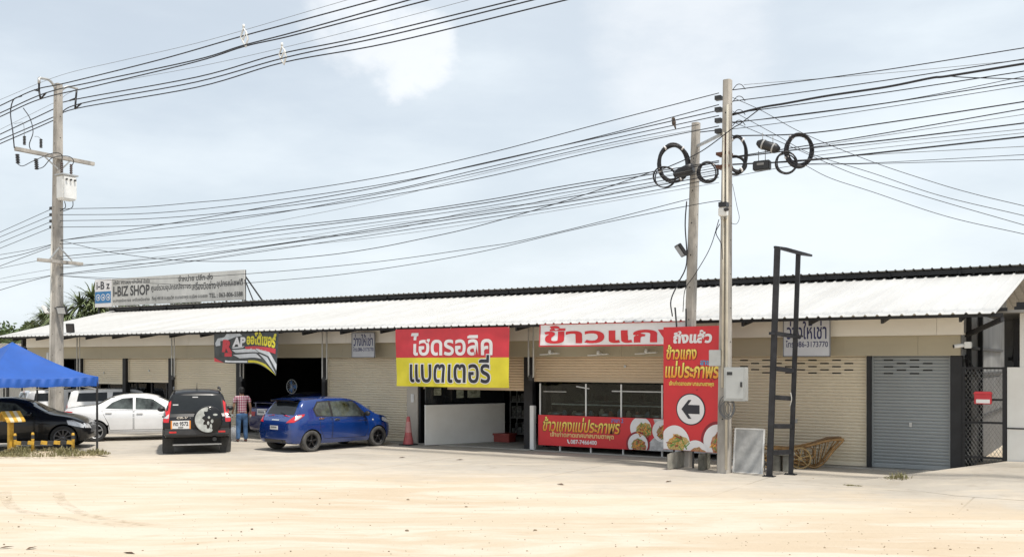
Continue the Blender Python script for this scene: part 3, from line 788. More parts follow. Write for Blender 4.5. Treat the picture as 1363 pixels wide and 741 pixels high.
# to-let boards on the fascia
def rent_board(p0, p1, yt, yb_, label, m):
    yy = 22.95; x0, x1 = XA(p0, yy), XA(p1, yy); z1, z0 = V(p0, yt, yy).z, V(p0, yb_, yy).z
    t = thing('to_let_board', label, 'sign', ((x0 + x1) / 2, yy, z0)); W_, H_ = x1 - x0, z1 - z0; O = Vector((x0, yy - .012, z0))
    s = MB(); s.box(x0, x1, yy - .012, yy + .012, z0, z1); part('board', s, m, t)
    s = MB()
    for a, b, c, d in ((x0, x0 + .02, z0, z1), (x1 - .02, x1, z0, z1), (x0, x1, z0, z0 + .02), (x0, x1, z1 - .02, z1)): s.box(a, b, yy - .022, yy - .004, c, d)
    part('frame', s, mat('thin_grey_frame', (.22, .23, .25), .5), t)
    s = MB(); s.text('ว่างให้เช่า', O, UX, UZ, W_ * .08, W_ * .92, H_ * .46, H_ * .94, 0, .014, .004); part('lettering', s, NAVY, t)
    s = MB(); s.text('โทร.086-3173770', O, UX, UZ, W_ * .06, W_ * .95, H_ * .25, H_ * .43, 0, .012, .004); part('lettering', s, NAVY, t)
    s = MB()
    for k in (.15, .85): s.box(x0 + W_ * k - .02, x0 + W_ * k + .02, yy + .012, 23.1, z1 - .12, z1 - .06)
    part('hook', s, GALV, t)
rent_board(468.5, 499.2, 442.6, 475.6, 'small grey to-let board on the fascia left of the red and yellow banner', mat('grey_white_board', (.50, .51, .53), .5, 0, .06, 2))
rent_board(1042.5, 1105.5, 424.8, 474.5, 'larger white to-let board high behind the black steel ladder frame', mat('white_board', (.62, .63, .66), .5, 0, .05, 2))

# dark tuning-shop banner, its lower right corner flapping loose
yb = 22.1
x0, x1 = XA(285, yb), XA(371, yb); z1, z0 = V(285, 441.5, yb).z, V(285, 481, yb).z; W_, H_ = x1 - x0, z1 - z0
rb = thing('banner', 'dark printed car-tuning banner under the eave with its lower right corner flapping down', 'banner', ((x0 + x1) / 2, yb, z0))
ft = wavy(x0, x1, z0, z1, yb, .02, 9)
def f(u, v, lift=0):
    a, b = u / W_, v / H_; p = ft(u, v, lift); k = max(0, (a - .6) / .4) ** 1.6 * (1 - b)
    return p + Vector((k * .16 + (1 - b) * .1 * a * a, -k * .35, -k * .38 - (1 - b) * .06 * min(1, a * 4)))
def fpoly(s, pts, mi, lift):
    out = []
    for i in range(len(pts)):
        a, b = pts[i], pts[(i + 1) % len(pts)]
        for k in range(6): out.append((a[0] + (b[0] - a[0]) * k / 6, a[1] + (b[1] - a[1]) * k / 6))
    # fill as a strip between the lower and upper chains so it follows the cloth
    vs = [Vector((a * W_, b * H_)) for a, b in out]; n = len(vs)
    ed = [(i, (i + 1) % n) for i in range(n)]
    gx = [Vector((i / 24 * W_, j / 10 * H_)) for i in range(25) for j in range(11)]
    r_ = delaunay_2d_cdt(vs + gx, ed, [], 1, 1e-6)
    s.add([f(p.x, p.y, lift) for p in r_[0]], [tuple(q) for q in r_[2]], mi, True)
s = MB(); cloth(s, f, 0, W_, 0, H_, 0, 0)
part('sheet', s, mat('charcoal_print', (.05, .055, .055), .45, 0, .3, 4), rb)
GP = mat('silver_print', (.55, .57, .58), .45, 0, .15, 5)
s = MB(); fpoly(s, [(.02, .62), (.06, .78), (.16, .82), (.2, .93), (.38, .98), (.45, .86), (.36, .84), (.3, .8), (.2, .72), (.1, .7), (.1, .55), (.03, .52)], 0, .004)
part('printed_car', s, GP, rb)
s = MB()
for q in ([(.28, .42), (.62, .47), (.70, .36), (.34, .33)], [(.63, .47), (.86, .47), (1.0, .25), (1.0, .12), (.86, .34), (.70, .38)], [(.30, .27), (.66, .32), (.74, .20), (.40, .16)], [(.70, .33), (.84, .30), (1.0, .02), (.9, .1), (.80, .2)], [(.28, .5), (.48, .54), (.45, .49), (.3, .46)]): fpoly(s, q, 0, .006)
part('printed_stripe', s, mat('white_print', (.68, .69, .70), .45), rb)
s = MB(); fpoly(s, [(.48, .52), (.97, .58), (.97, .46), (.5, .44)], 0, .006); fpoly(s, [(0, .14), (.08, .06), (.16, 0), (0, 0)], 0, .006)
fpoly(s, [(.17, .2), (.28, .22), (.28, .34), (.17, .32)], 0, .006); part('printed_stripe', s, REDV, rb)
s = MB(); s.text('R', (0, 0, 0), UX, UZ, W_ * .13, W_ * .29, H_ * .34, H_ * .74, 0, .07, .010, .1, warp=f); part('lettering', s, REDV, rb)
s = MB(); s.text('AP', (0, 0, 0), UX, UZ, W_ * .29, W_ * .49, H_ * .52, H_ * .82, 0, .05, .010, .15, warp=f); part('lettering', s, WHTV, rb)
s = MB(); s.text('ออโต้เซอร์', (0, 0, 0), UX, UZ, W_ * .51, W_ * .96, H_ * .58, H_ * .96, 0, .045, .010, .1, warp=f); part('lettering', s, YELV, rb)
s = MB(); s.text('PROMO TUNE 087', (0, 0, 0), UX, UZ, W_ * .2, W_ * .5, H_ * .02, H_ * .08, 0, .02, .010, 0, warp=f); part('lettering', s, WHTV, rb) if False else None
s = MB(); fpoly(s, [(.18, .085), (.52, .085), (.52, .03), (.18, .03)], 0, .008); part('printed_stripe', s, mat('white_print', (.68, .69, .7)), rb)
s = MB(); fpoly(s, [(.53, .10), (.82, .10), (1.0, .0), (.9, .01), (.8, .03), (.53, .03)], 0, .008); part('printed_stripe', s, YELV, rb)

# long signboard on the roof
yy = 31.05
x0, x1 = XA(127.5, yy), XA(325.8, yy); z0, z1 = V(127, 408.3, yy).z, V(127, 373, yy).z; W_, H_ = x1 - x0, z1 - z0
bs = thing('signboard', 'long weathered grey signboard on the roof with a blue and white panel', 'sign', ((x0 + x1) / 2, yy, 5.05))
O = Vector((x0, yy - .03, z0)); xi = XA(149.5, yy); wi = xi - x0
s = MB(); s.box(xi, x1, yy - .03, yy + .03, z0, z1)
for k in range(1, 6): s.box(xi + (x1 - xi) * k / 6 - .01, xi + (x1 - xi) * k / 6 + .01, yy - .034, yy - .03, z0, z1)
part('board', s, mat('faded_grey_board', (.56, .55, .52), .7, 0, .12, 1.2, stretch=(1, 1, .5)), bs)
s = MB(); s.box(x0, xi - .02, yy - .05, yy + .03, z0 - .03, z1 + .02); part('panel', s, WHTV, bs)
O2 = Vector((x0, yy - .05, z0 - .03)); h2 = H_ + .05
s = MB(); s.poly([(.02, h2 * .14), (wi - .04, h2 * .14), (wi - .04, h2 * .56), (.02, h2 * .56)], O2, UX, UZ, 0, .004); part('blue_field', s, mat('blue_print', (.03, .20, .45), .5), bs)
s = MB()
for k in (.2, .5, .8):
    s.disc(O2, UX, UZ, wi * k, h2 * .35, wi * .13, h2 * .12, 0, .007, 18)
    s.disc(O2, UX, UZ, wi * k, h2 * .35, wi * .1, h2 * .09, 1, .010, 18); s.disc(O2, UX, UZ, wi * (k + .02), h2 * .34, wi * .045, h2 * .045, 0, .013, 12)
part('emblem', s, [WHTV, mat('blue_print', (.03, .2, .45))], bs)
s = MB(); s.text('i-B z', O2, UX, UZ, wi * .1, wi * .9, h2 * .64, h2 * .92, 0, .02, .006); s.text('Smart Safety Center', O2, UX, UZ, wi * .06, wi * .92, h2 * .04, h2 * .10, 0, .01, .006) if False else None
part('lettering', s, INK, bs)
IK2 = mat('faded_black_ink', (.07, .07, .07), .7)
for t, a, b, c, d, bo in (('I-BIZ SHOP', 151.5, 200, .34, .72, .03), ('บริษัท พรรษมน เอ้าเล็ทส์ จำกัด', 151.5, 200, .78, .94, .018), ('จำหน่าย ปลีก-ส่ง', 238, 284, .74, .96, .02),
                          ('ศูนย์รวมอุปกรณ์จราจร', 202, 255, .42, .68, .02), ('เครื่องมือช่าง', 256, 288, .42, .70, .02), ('อุปกรณ์เซฟตี้', 289, 324, .42, .72, .02),
                          ('อุปกรณ์จราจร เครื่องมือช่าง', 151, 200, .10, .26, .015), ('ที่อยู่ 49/18 ถ.สุขุมวิท ต.มาบตาพุด อ.เมือง จ.ระยอง', 203, 277, .10, .28, .015), ('TEL : 063-806-5588', 279, 324, .12, .28, .025)):
    s = MB(); s.text(t, O, UX, UZ, XA(a, yy) - x0, XA(b, yy) - x0, H_ * c, H_ * d, 0, bo, .006); part('lettering', s, IK2, bs)
s = MB()
for px in (130, 147, 205, 231, 262, 300, 325):
    xx = XA(px, yy); s.box(xx - .03, xx + .03, yy + .03, yy + .09, 4.9, z1)
    s.bar((xx, yy + .08, z1 - .3), (xx, yy + 1.5, 4.9), .05)
xx = XA(326, yy); s.bar((xx, yy, z1 - .45), (xx + .55, yy + .1, 5.0), .04)
part('support_frame', s, DKMETAL, bs)

# ------------------------------------------------------------------ utility poles
def WX(px, py, Xp):
    t = (px - CXP) / FPX; d = Xp / (t * CS - SN)
    return Vector((Xp, d * (t * SN + CS), CAMH - (py - HORIZ) / FPX * d))
def concrete_pole(label, base, top, w0, w1, dy0, dy1, group='concrete utility poles'):
    t = thing('utility_pole', label, 'utility pole', tuple(base), 0, group); base, top = Vector(base), Vector(top)
    s = MB(); rows = []
    for k in range(9):
        f_ = k / 8; c = base.lerp(top, f_); w, d = (w0 + (w1 - w0) * f_) / 2, (dy0 + (dy1 - dy0) * f_) / 2; ch = .035
        rows.append([c + Vector(p) for p in ((-w + ch, -d, 0), (w - ch, -d, 0), (w, -d + ch, 0), (w, d - ch, 0), (w - ch, d, 0), (-w + ch, d, 0), (-w, d - ch, 0), (-w, -d + ch, 0), (-w + ch, -d, 0))])
    rows[0] = [p - Vector((0, 0, .1)) for p in rows[0]]
    s.grid(rows, 0, False); s.add(rows[-1][:8], [tuple(range(8))])
    h = 1.2
    while h < top.z - .3:                           # bolt holes through the two faces
        f_ = (h - base.z) / (top.z - base.z); c = base.lerp(top, f_); w, d = (w0 + (w1 - w0) * f_) / 2, (dy0 + (dy1 - dy0) * f_) / 2
        s.lathe([(.0001, 0), (.016, 0), (.016, .004)], c + Vector((0, -d - .002, 0)), (0, -1, 0), 8, 1); h += .75
        s.lathe([(.0001, 0), (.016, 0), (.016, .004)], c + Vector((w + .002, 0, .2)), (1, 0, 0), 8, 1)
    part('shaft', s, [CONC, SLOT], t)
    return t
YP = 20.87
P1 = V(75, 560, YP); P1.z = 0; P1t = V(77.5, 112, YP); P1t.x, P1t.y = V(77.5, 112, YP).x, YP
P2 = G(964, 629); P2t = Vector((V(968.5, 107, P2.y).x, P2.y, V(968, 107, P2.y).z))
P3 = Vector((XA(914, 21.65), 21.65, 0)); P3t = Vector((XA(926.5, 21.65), 21.65, V(926, 164, 21.65).z))
pole1 = concrete_pole('tallest concrete pole, at the left, carrying the white transformer and power line brackets', P1, P1t, .42, .26, .36, .22)
pole2 = concrete_pole('concrete pole before the right-hand shops with a grey meter box and cable coils', P2, P2t, .26, .17, .30, .2)
pole3 = concrete_pole('bare shorter concrete pole standing behind the top of the tall arrow sign', P3, P3t, .24, .17, .26, .2)

# pole 1 fittings
PX = P1t.x
def arm(par, a, b, w=.11, h=.13, m=None, name='crossarm'):
    s = MB(); s.bar(a, b, w, h); return part(name, s, m or CONC, par, bevel=.01)
def insulator(par, p, q, r=.06, name='insulator', m=None):
    p, q = Vector(p), Vector(q); l = (q - p).length; pr = []; n = 6
    for i in range(n): pr += [(r * .5, l * i / n), (r, l * (i + .3) / n), (r * .95, l * (i + .6) / n), (r * .5, l * (i + .95) / n)]
    s = MB(); s.lathe(pr, p, q - p, 12); return part(name, s, m or BLACKP, par)
ca = arm(pole1, WX(20, 198, PX + .22), WX(125, 218.5, PX + .22), .12, .13)
arm(pole1, WX(50, 345.5, PX + .24), WX(110, 351.5, PX + .24), .10, .12)
for a_, b_ in (((77, 225), (57, 206)), ((79, 228), (95, 213)), ((79, 329), (66, 345)), ((79, 329), (96, 347))): s = MB(); s.bar(WX(*a_, PX + .24), WX(*b_, PX + .24), .04); part('brace', s, GALV, pole1)
for px, y0, y1 in ((32.5, 193, 181), (54.5, 197, 185)): insulator(pole1, WX(px, y0, PX + .22), WX(px, y1, PX + .22), .055)
for px, y0, y1 in ((23, 205, 218), (48, 211, 226)):
    insulator(pole1, WX(px, y0, PX + .22), WX(px + 1, y1, PX + .2), .075, 'fuse_cutout')
s = MB()
s.tube(smooth_path([WX(74, 118, PX), WX(68, 109, PX), WX(62, 105.5, PX), WX(52, 104, PX)], 5), .045, 8); s.tube([WX(52, 104, PX), WX(52, 111, PX)], .05, 8)
s.tube(smooth_path([WX(80, 122, PX), WX(86, 117, PX), WX(92, 115.5, PX), WX(103, 118.5, PX)], 5), .045, 8); part('bracket', s, GALV, pole1)
YL, YRt = WX(53, 110, PX).y, WX(102, 120, PX).y
for a in ((52, 111, 52, 121, 46, 120), (52, 121, 54, 132, 61, 124), (102, 121, 101, 131, 93, 134), (101, 131, 100, 145, 108, 138)):
    yl = YL if a[0] < 77 else YRt; s = MB()
    s.tube([V(a[0], a[1], yl), V(a[2], a[3], yl)], .035, 7); s.tube([V(a[2], a[3], yl), V(a[4], a[5], yl)], .03, 7); part('line_hanger', s, BLACKP, pole1)
tf = MB(); tc = WX(88, 250, PX + .45); zt_, zb_ = WX(88, 235, PX + .45).z, WX(88, 267, PX + .45).z
tf.box(PX + .30, PX + .72, tc.y - .30, tc.y + .26, zb_, zt_)
tr = part('transformer', tf, WHITEP, pole1, bevel=.05)
s = MB(); s.box(PX + .28, PX + .74, tc.y - .33, tc.y + .29, zt_, zt_ + .05); part('lid', s, GALV, tr)
for yy_ in (-.2, .16): insulator(tr, (PX + .5, tc.y + yy_, zt_ + .05), (PX + .5, tc.y + yy_, zt_ + .46), .055, 'bushing', mat('brown_porcelain', (.06, .035, .03), .3))
for yy_ in (-.18, -.02, .14): s = MB(); s.lathe([(.02, 0), (.035, .02), (.035, .07), (.0001, .09)], (PX + .72, tc.y + yy_, zt_ - .15), (1, 0, 0), 8); part('terminal', s, DKMETAL, tr)
def jumper(par, pts, r=.014, m=None, name='jumper_wire'):
    s = MB(); s.tube(smooth_path(pts, 6), r, 6); return part(name, s, m or BLACKC, par)
jumper(pole1, [V(29, 128, YL), V(18, 133, YL), V(14, 150, YL), WX(17, 175, PX + .22), WX(19, 197, PX + .22)], .02)
jumper(pole1, [V(31, 144, YL), V(40, 158, YL), WX(44, 176, PX + .22), WX(39, 193, PX + .22), WX(44, 205, PX + .22)], .016)
jumper(pole1, [WX(22, 217, PX + .22), WX(30, 221, PX + .25), WX(45, 214, PX + .4), WX(70, 204, PX + .5), WX(82, 206, PX + .5), WX(82, 216, PX + .5)])
jumper(pole1, [WX(49, 225, PX + .22), WX(58, 222, PX + .3), WX(70, 210, PX + .5), WX(90, 208, PX + .55), WX(98, 214, PX + .55), WX(95, 222, PX + .5)])
jumper(pole1, [WX(86, 268, PX + .5), WX(87, 276, PX + .4), WX(80, 281, PX + .3)]); jumper(pole1, [WX(97, 266, PX + .5), WX(96, 276, PX + .4), WX(84, 281, PX + .3)])
jumper(pole1, [WX(19, 165, PX + .2), WX(24, 164, PX + .2), WX(31, 164, PX + .22), WX(32.5, 181, PX + .22)], .008, GREYC); jumper(pole1, [WX(46, 182, PX + .2), WX(50, 182, PX + .2), WX(54.5, 185, PX + .22)], .008, GREYC)
s = MB()
for py in (277.5, 286, 294.5, 302.5):
    p = V(68.5, py, YP - .0); s.box(P1.x - .33, P1.x - .17, YP - .06, YP + .06, p.z - .05, p.z + .05)
s.box(P1.x - .22, P1.x - .19, YP - .03, YP + .03, V(68, 305, YP).z, V(68, 275, YP).z); part('insulator_rack', s, DKMETAL, pole1)
s = MB(); z_ = V(79, 306, YP).z
for py in (306, 389): z_ = V(79, py, YP).z; s.box(P1.x + .12, P1.x + .215, YP - .11, YP + .13, z_ - .13, z_ + .13)
part('number_plate', s, WHITEP, pole1)
s = MB(); s.box(P1.x - .36, P1.x - .2, YP - .16, YP + .1, V(67, 488, YP).z, V(67, 469, YP).z); part('meter_box', s, mat('grey_box', (.42, .43, .42), .5), pole1, bevel=.015)
s = MB()
for k, dx in enumerate((-.17, -.13)): s.tube([(P1.x + dx, YP - .19, .2), (P1t.x + dx * .9, YP - .15, V(70, 300, YP).z)], .02, 6)
part('conduit', s, PVC, pole1)
def floodlight(label, base, c, dirn, w, h, body, lens, par_arm):
    t = thing('floodlight', label, 'floodlight', tuple(base)); c = Vector(c); dirn = Vector(dirn).normalized(); sx = dirn.cross(UZ).normalized(); up = sx.cross(dirn)
    s = MB(); s.obox(c, sx * w / 2, up * h / 2, dirn * .04); b = part('housing', s, body, t, bevel=.012)
    s = MB(); s.obox(c + dirn * .042, sx * w * .42, up * h * .40, dirn * .006); part('lens', s, lens, b)
    s = MB(); s.bar(base, c - dirn * .05, .035); part('mounting_arm', s, DKMETAL, t)
LENS = mat('lamp_lens', (.55, .57, .58), .15)
floodlight('white floodlight facing left on the tall left pole above the blue tent', (P1.x - .18, YP - .18, V(68, 416, YP).z), DP(61, 412, 34.6), (-.7, -.6, -.5), .42, .3, WHITEP, LENS, None)
floodlight('white floodlight facing the yard on the right face of the tall left pole', (P1.x + .18, YP - .18, V(82, 410, YP).z), DP(82.5, 413, 34.4), (.25, -.95, -.35), .40, .28, DKMETAL, LENS, None)
floodlight('black floodlight clamped on the left side of the bare pole behind the arrow sign', (P3.x - .02, 21.5, V(914, 335, 21.5).z), DP(906.5, 333, 22.9), (-.7, -.5, -.6), .42, .32, BLACKP, mat('dark_lens', (.03, .03, .035), .15), None)
floodlight('small black floodlight standing on the white roof edge right of the left pole', V(94, 442, 22.6) - Vector((0, 0, .0)), V(93.5, 436.5, 22.4), (.5, -.8, -.2), .30, .34, BLACKP, mat('dark_lens', (.03, .03, .035), .15), None)

# pole 2 fittings
px2 = P2.x
s = MB()
for py in (130.5, 146, 160.5, 174.5):
    z_ = V(958, py, P2.y).z; s.box(px2 - .20, px2 - .06, P2.y - .07, P2.y + .07, z_ - .045, z_ + .045); s.lathe([(.05, 0), (.035, .03), (.05, .06)], (px2 - .17, P2.y, z_ - .03), (0, 0, 1), 10)
part('insulator_rack', s, DKMETAL, pole2)
s = MB(); zt2 = V(980, 140, P2.y).z
for k, (dx, dy, zb2) in enumerate(((.105, -.17, .1), (.02, -.165, 1.9))):
    s.tube([(px2 + dx, P2.y + dy, zb2), (px2 + dx + .02, P2.y + dy + .03, zt2 - k * .6)], .028, 8)
part('conduit', s, mat('cream_conduit', (.60, .55, .45), .5), pole2)
s = MB(); p = V(972, 196, P2.y); s.box(px2 + .04, px2 + .1, P2.y - .15, P2.y - .1, p.z - .35, p.z + .3); part('plate', s, mat('rusty_plate', (.10, .06, .05), .8, 0, .3, 9), pole2)
s = MB()
for py in (205, 222): s.box(px2 - .14, px2 + .15, P2.y - .15, P2.y + .15, V(968, py, P2.y).z - .03, V(968, py, P2.y).z + .03)
part('clamp', s, mat('rusty_steel', (.16, .07, .045), .8, .2, .3, 8), pole2)
mb0, mb1 = V(966.5, 533, P2.y - .22), V(995, 488.5, P2.y - .22)
s = MB(); s.box(mb0.x, mb1.x, P2.y - .38, P2.y - .16, mb0.z, mb1.z); mbx = part('meter_box', s, mat('grey_box', (.42, .43, .42), .5, 0, .06, 2), pole2, bevel=.012)
s = MB(); s.box(mb0.x + .05, mb1.x - .04, P2.y - .392, P2.y - .38, mb0.z + .06, mb1.z - .05); part('door', s, mat('grey_box_door', (.46, .47, .46), .5, 0, .06, 2), mbx)
s = MB(); s.box(mb0.x + .08, mb0.x + .2, P2.y - .397, P2.y - .392, mb1.z - .17, mb1.z - .1); s.box(mb1.x - .1, mb1.x - .06, P2.y - .41, P2.y - .392, (mb0.z + mb1.z) / 2 - .06, (mb0.z + mb1.z) / 2 + .05); part('handle', s, DKMETAL, mbx)
a_, b_ = V(945.5, 487, P2.y - .1), V(957.5, 465.5, P2.y - .1)
s = MB(); s.box(a_.x, b_.x + .06, P2.y - .2, P2.y - .05, a_.z, b_.z); part('junction_box', s, mat('grey_box', (.42, .43, .42)), pole2, bevel=.01)
s = MB(); rnd = random.Random(2)
for k in range(6):
    cc = V(969 + rnd.uniform(-3, 3), 541 + rnd.uniform(-3, 3), P2.y - .24); rr = rnd.uniform(.13, .24)
    s.tube([cc + Vector((math.cos(6.283 * i / 20) * rr * .75, -rnd.uniform(0, .02), math.sin(6.283 * i / 20) * rr * 1.1)) for i in range(20)], .009, 5, closed=True)
part('wire_coil', s, GREYC, pole2)
s = MB(); p0_, p1_ = V(956, 288, P2.y - .3), V(970, 271, P2.y - .3)
s.box(p0_.x, p1_.x - .05, P2.y - .32, P2.y - .16, p0_.z, p0_.z + .2)
cb = solo('security_camera', s, WHITEP, 'white camera housing on the front of the pole with the meter box', 'camera', bevel=.02)
s = MB(); s.box(p0_.x + .02, p1_.x - .04, P2.y - .35, P2.y - .17, p0_.z + .2, p0_.z + .3); part('lamp_head', s, BLACKP, cb)
s = MB(); s.tube([(p0_.x + .17, P2.y - .33, p0_.z + .13), (p0_.x + .24, P2.y - .40, p0_.z + .12)], .04, 10); part('lens', s, BLACKP, cb)
s = MB()
for k in range(3): s.tube([(p0_.x + .04 + k * .06, P2.y - .24, p0_.z), (p0_.x + .04 + k * .06, P2.y - .24, p0_.z - .06)], .014, 6)
part('antenna', s, GALV, cb)
jumper(pole2, [V(958, 298, P2.y - .17), V(953, 310, P2.y - .15), V(960, 325, P2.y - .17), V(962, 345, P2.y - .17)], .01)
jumper(pole2, [V(975, 245, P2.y - .14), V(981, 275, P2.y - .14), V(984, 290, P2.y - .14), V(980, 298, P2.y - .14), V(973, 297, P2.y - .14)], .006)
for py in (112, 128, 146, 160):
    jumper(pole2, [V(975, py + 8, P2.y), V(981, py + 1, P2.y - .05), V(987, py + 1, P2.y - .05), V(992, py + 7, P2.y)], .008)
jumper(pole3, [V(895, 421, 21.4), V(893, 400, 21.4), V(902, 378, 21.45), V(914, 350, 21.5), V(912, 300, 21.5), V(914, 268, 21.5)], .016)
s = MB(); s.bar(P3.lerp(P3t, .93) + Vector((0, 0, 0)), V(960, 179, P2.y), .05, .06); part('crossarm', s, GALV, pole3)

# cable coils and splice closures hung on the lines by the poles
def coil(label, cx, cy, rx, ry, n, r, yy, cat='cable coil', tilt=0.0):
    s = MB(); rnd = random.Random(int(cx)); c = V(cx, cy, yy); k = (c - Vector((0, 0, CAMH))); d = -k.x * SN + k.y * CS; m_ = d / FPX
    vx = Vector((CS, SN, 0)); rows = MB()
    for j in range(n):
        a, b = (rx - rnd.uniform(0, 3 if n > 2 else .5)) * m_, (ry - rnd.uniform(0, 3 if n > 2 else .5)) * m_; of = Vector((rnd.uniform(-.03, .03), rnd.uniform(-.05, .05), rnd.uniform(-.02, .02)))
        pts = [c + of + vx * a * math.cos(6.2832 * i / 32) + UZ * b * math.sin(6.2832 * i / 32) + Vector((0, math.sin(12.566 * i / 32 + j) * .02, 0)) for i in range(32)]
        s.tube(pts, r, 7, closed=True)
    o = solo('cable_coil', s, BLACKC, label, cat, 'coils of spare cable by the poles')
    q = MB()
    for an in (.9, 2.2, 3.6, 5.2)[:4 if n > 4 else 2]:
        p = c + vx * rx * m_ * .95 * math.cos(an) + UZ * ry * m_ * .95 * math.sin(an)
        tdir = vx * -math.sin(an) + UZ * math.cos(an)
        q.tube([p - tdir * .02, p + tdir * .02], .052 if n > 4 else .022, 8)
    part('cable_tie', q, WHTV, o)
coil('large thick black cable coil left of the bare pole', 896.5, 217, 20.5, 26, 9, .022, 21.4)
coil('thin black cable coil hanging lowest, under the large coil left of the bare pole', 886, 236, 15.5, 15.5, 3, .014, 21.3)
coil('medium black cable coil hanging between the two poles', 941.5, 229.5, 14, 14.5, 4, .016, 21.3)
coil('upper black cable coil half hidden behind the pole with the meter box', 981, 205, 13, 25, 5, .018, 21.3)
coil('lower black cable coil half hidden behind the pole with the meter box', 979, 221, 15, 14, 3, .015, 21.35)
coil('large thick black cable coil farthest right on the lines', 1063, 200, 18.5, 22, 9, .022, 20.9)
coil('thin black cable coil hanging just below the large right-hand coil', 1047, 217, 14.5, 15.5, 3, .014, 20.7)
s = MB(); a_, b_ = V(1008, 190, 20.7), V(1037, 199.5, 20.7); s.lathe([(.0001, 0), (.05, 0), (.10, .08), (.105, (b_ - a_).length - .08), (.06, (b_ - a_).length), (.0001, (b_ - a_).length)], a_, b_ - a_, 16)
o = solo('splice_closure', s, BLACKP, 'black cylindrical cable splice closure tilted on the line right of the poles', 'splice closure')
s = MB()
for k in (.25, .72): s.lathe([(.112, 0), (.112, .035)], a_.lerp(b_, k), b_ - a_, 16); p = a_.lerp(b_, k); s.tube([p, p + Vector((0, 0, .25))], .008, 5)
part('band', s, GREYM, o)
s = MB(); a_, b_ = V(1003, 228, 20.7), V(1025.5, 213, 20.7); s.box(a_.x, b_.x, 20.62, 20.78, a_.z, b_.z); 
o = solo('splice_closure', s, BLACKP, 'flat black box-shaped splice closure hanging below the cylindrical one', 'splice closure', bevel=.02)
s = MB(); s.box(a_.x + .1, b_.x - .12, 20.612, 20.62, (a_.z + b_.z) / 2 - .0, (a_.z + b_.z) / 2 + .05); part('label_plate', s, mat('grey_label', (.2, .2, .2)), o)
s = MB()
for k in (.3, .7): xx = a_.x + (b_.x - a_.x) * k; s.tube([(xx, 20.7, b_.z), (xx, 20.7, b_.z + .22)], .008, 5)
part('hanger', s, GREYC, o)
s = MB(); a_, b_ = V(897, 233, 21.3), V(922, 224, 21.3); s.lathe([(.0001, 0), (.05, 0), (.11, .12), (.13, (b_ - a_).length * .7), (.13, (b_ - a_).length), (.0001, (b_ - a_).length)], a_, b_ - a_, 14)
solo('splice_closure', s, BLACKP, 'dark tapered splice closure lashed beside the bare pole inside the left coils', 'splice closure')
for px, py, yl, lb in ((325, 50, YL, 'white diamond cable spacer on the upper set of power lines'), (376, 74, YRt, 'white diamond cable spacer on the lower set of power lines')):
    c = V(px, py, yl); m_ = .022; s = MB()
    q = [(-1, 13), (4, 6), (7, -3), (3, -13), (-3, -4), (-6, 2)]
    P = [c + Vector((a * m_, 0, b * m_)) for a, b in q]; s.tube(P, .03, 7, closed=True); s.tube([P[1], P[4]], .025, 6); s.tube([P[0], P[0] + Vector((0, 0, .1))], .035, 6)
    solo('cable_spacer', s, WHITEP, lb, 'cable spacer')

# ------------------------------------------------------------------ overhead lines
def wire(label, pts, Y, r, group, m=None, ext=(1, 1)):
    P = smooth_path([V(a, b, Y) for a, b in pts], 7)
    if ext[0]: d = (P[0] - P[1]).normalized(); P = [P[0] + d * 26 + Vector((0, 0, 0.4))] + P
    if ext[1]: d = (P[-1] - P[-2]).normalized(); P = P + [P[-1] + d * 9, P[-1] + d * 18 + Vector((0, 0, .3))]
    s = MB(); s.tube(P, r, 5)
    solo('overhead_cable', s, m or BLACKC, label, 'cable', group)
HVG = 'thick power lines across the top left'
wire('thin grey wire highest of all, running to the top of the left pole', [(0, 133), (79, 101), (166, 80), (280, 53), (463, 0)], YL, .007, HVG, GREYC)
wire('thick power line, highest of the upper set at the left pole', [(0, 141), (46, 120), (91, 110), (212, 80), (317, 50), (395, 29), (502, 0)], YL, .020, HVG)
wire('thick power line, middle one of the upper set at the left pole', [(0, 150.7), (61, 124), (130, 108), (261, 80), (323, 61), (396, 42), (546, 0)], YL - .1, .020, HVG)
wire('thick power line, lowest of the upper set at the left pole', [(0, 155.6), (54, 132), (130, 114), (261, 82.5), (326, 62), (396, 46), (572, 0)], YL + .1, .020, HVG)
wire('thin grey wire between the upper and lower sets of power lines', [(0, 172.6), (72, 137), (110, 118), (261, 89.5), (376, 64), (500, 33), (625, 0)], YRt, .007, HVG, GREYC)
wire('thick power line, highest of the lower set at the left pole', [(0, 179), (72, 145), (93, 134), (261, 103), (368, 73), (480, 50), (687, 0)], YRt, .020, HVG)
wire('thick power line, middle one of the lower set at the left pole', [(0, 186.6), (72, 155.6), (108, 138), (261, 109.5), (382, 76.4), (520, 47), (711, 0)], YRt - .1, .020, HVG)
wire('thick power line, lowest of the lower set at the left pole', [(0, 191.5), (72, 160), (100, 145), (261, 116.7), (377, 83.5), (520, 57), (755, 0)], YRt + .1, .020, HVG)
LVG = 'four low-voltage lines between the two pole racks'
for nm, P in (('topmost', [(72, 278), (177, 276), (260, 269.5), (340, 261.5), (500, 237), (640, 206.5), (800, 164.5), (957, 124)]),
              ('second', [(72, 286), (200, 283.8), (340, 270), (500, 247), (640, 219), (800, 181), (957, 139.5)]),
              ('third', [(72, 294), (200, 291), (340, 279), (500, 257), (640, 225), (800, 188), (957, 154)]),
              ('lowest', [(72, 302.5), (200, 299.5), (340, 286), (500, 263), (640, 237), (800, 200), (957, 168)])):
    wire(nm + ' of the four low-voltage lines from the left pole rack to the right pole', P, YP, .0105, LVG, None, (0, 0))
CG = 'bundled communication cables between the poles'
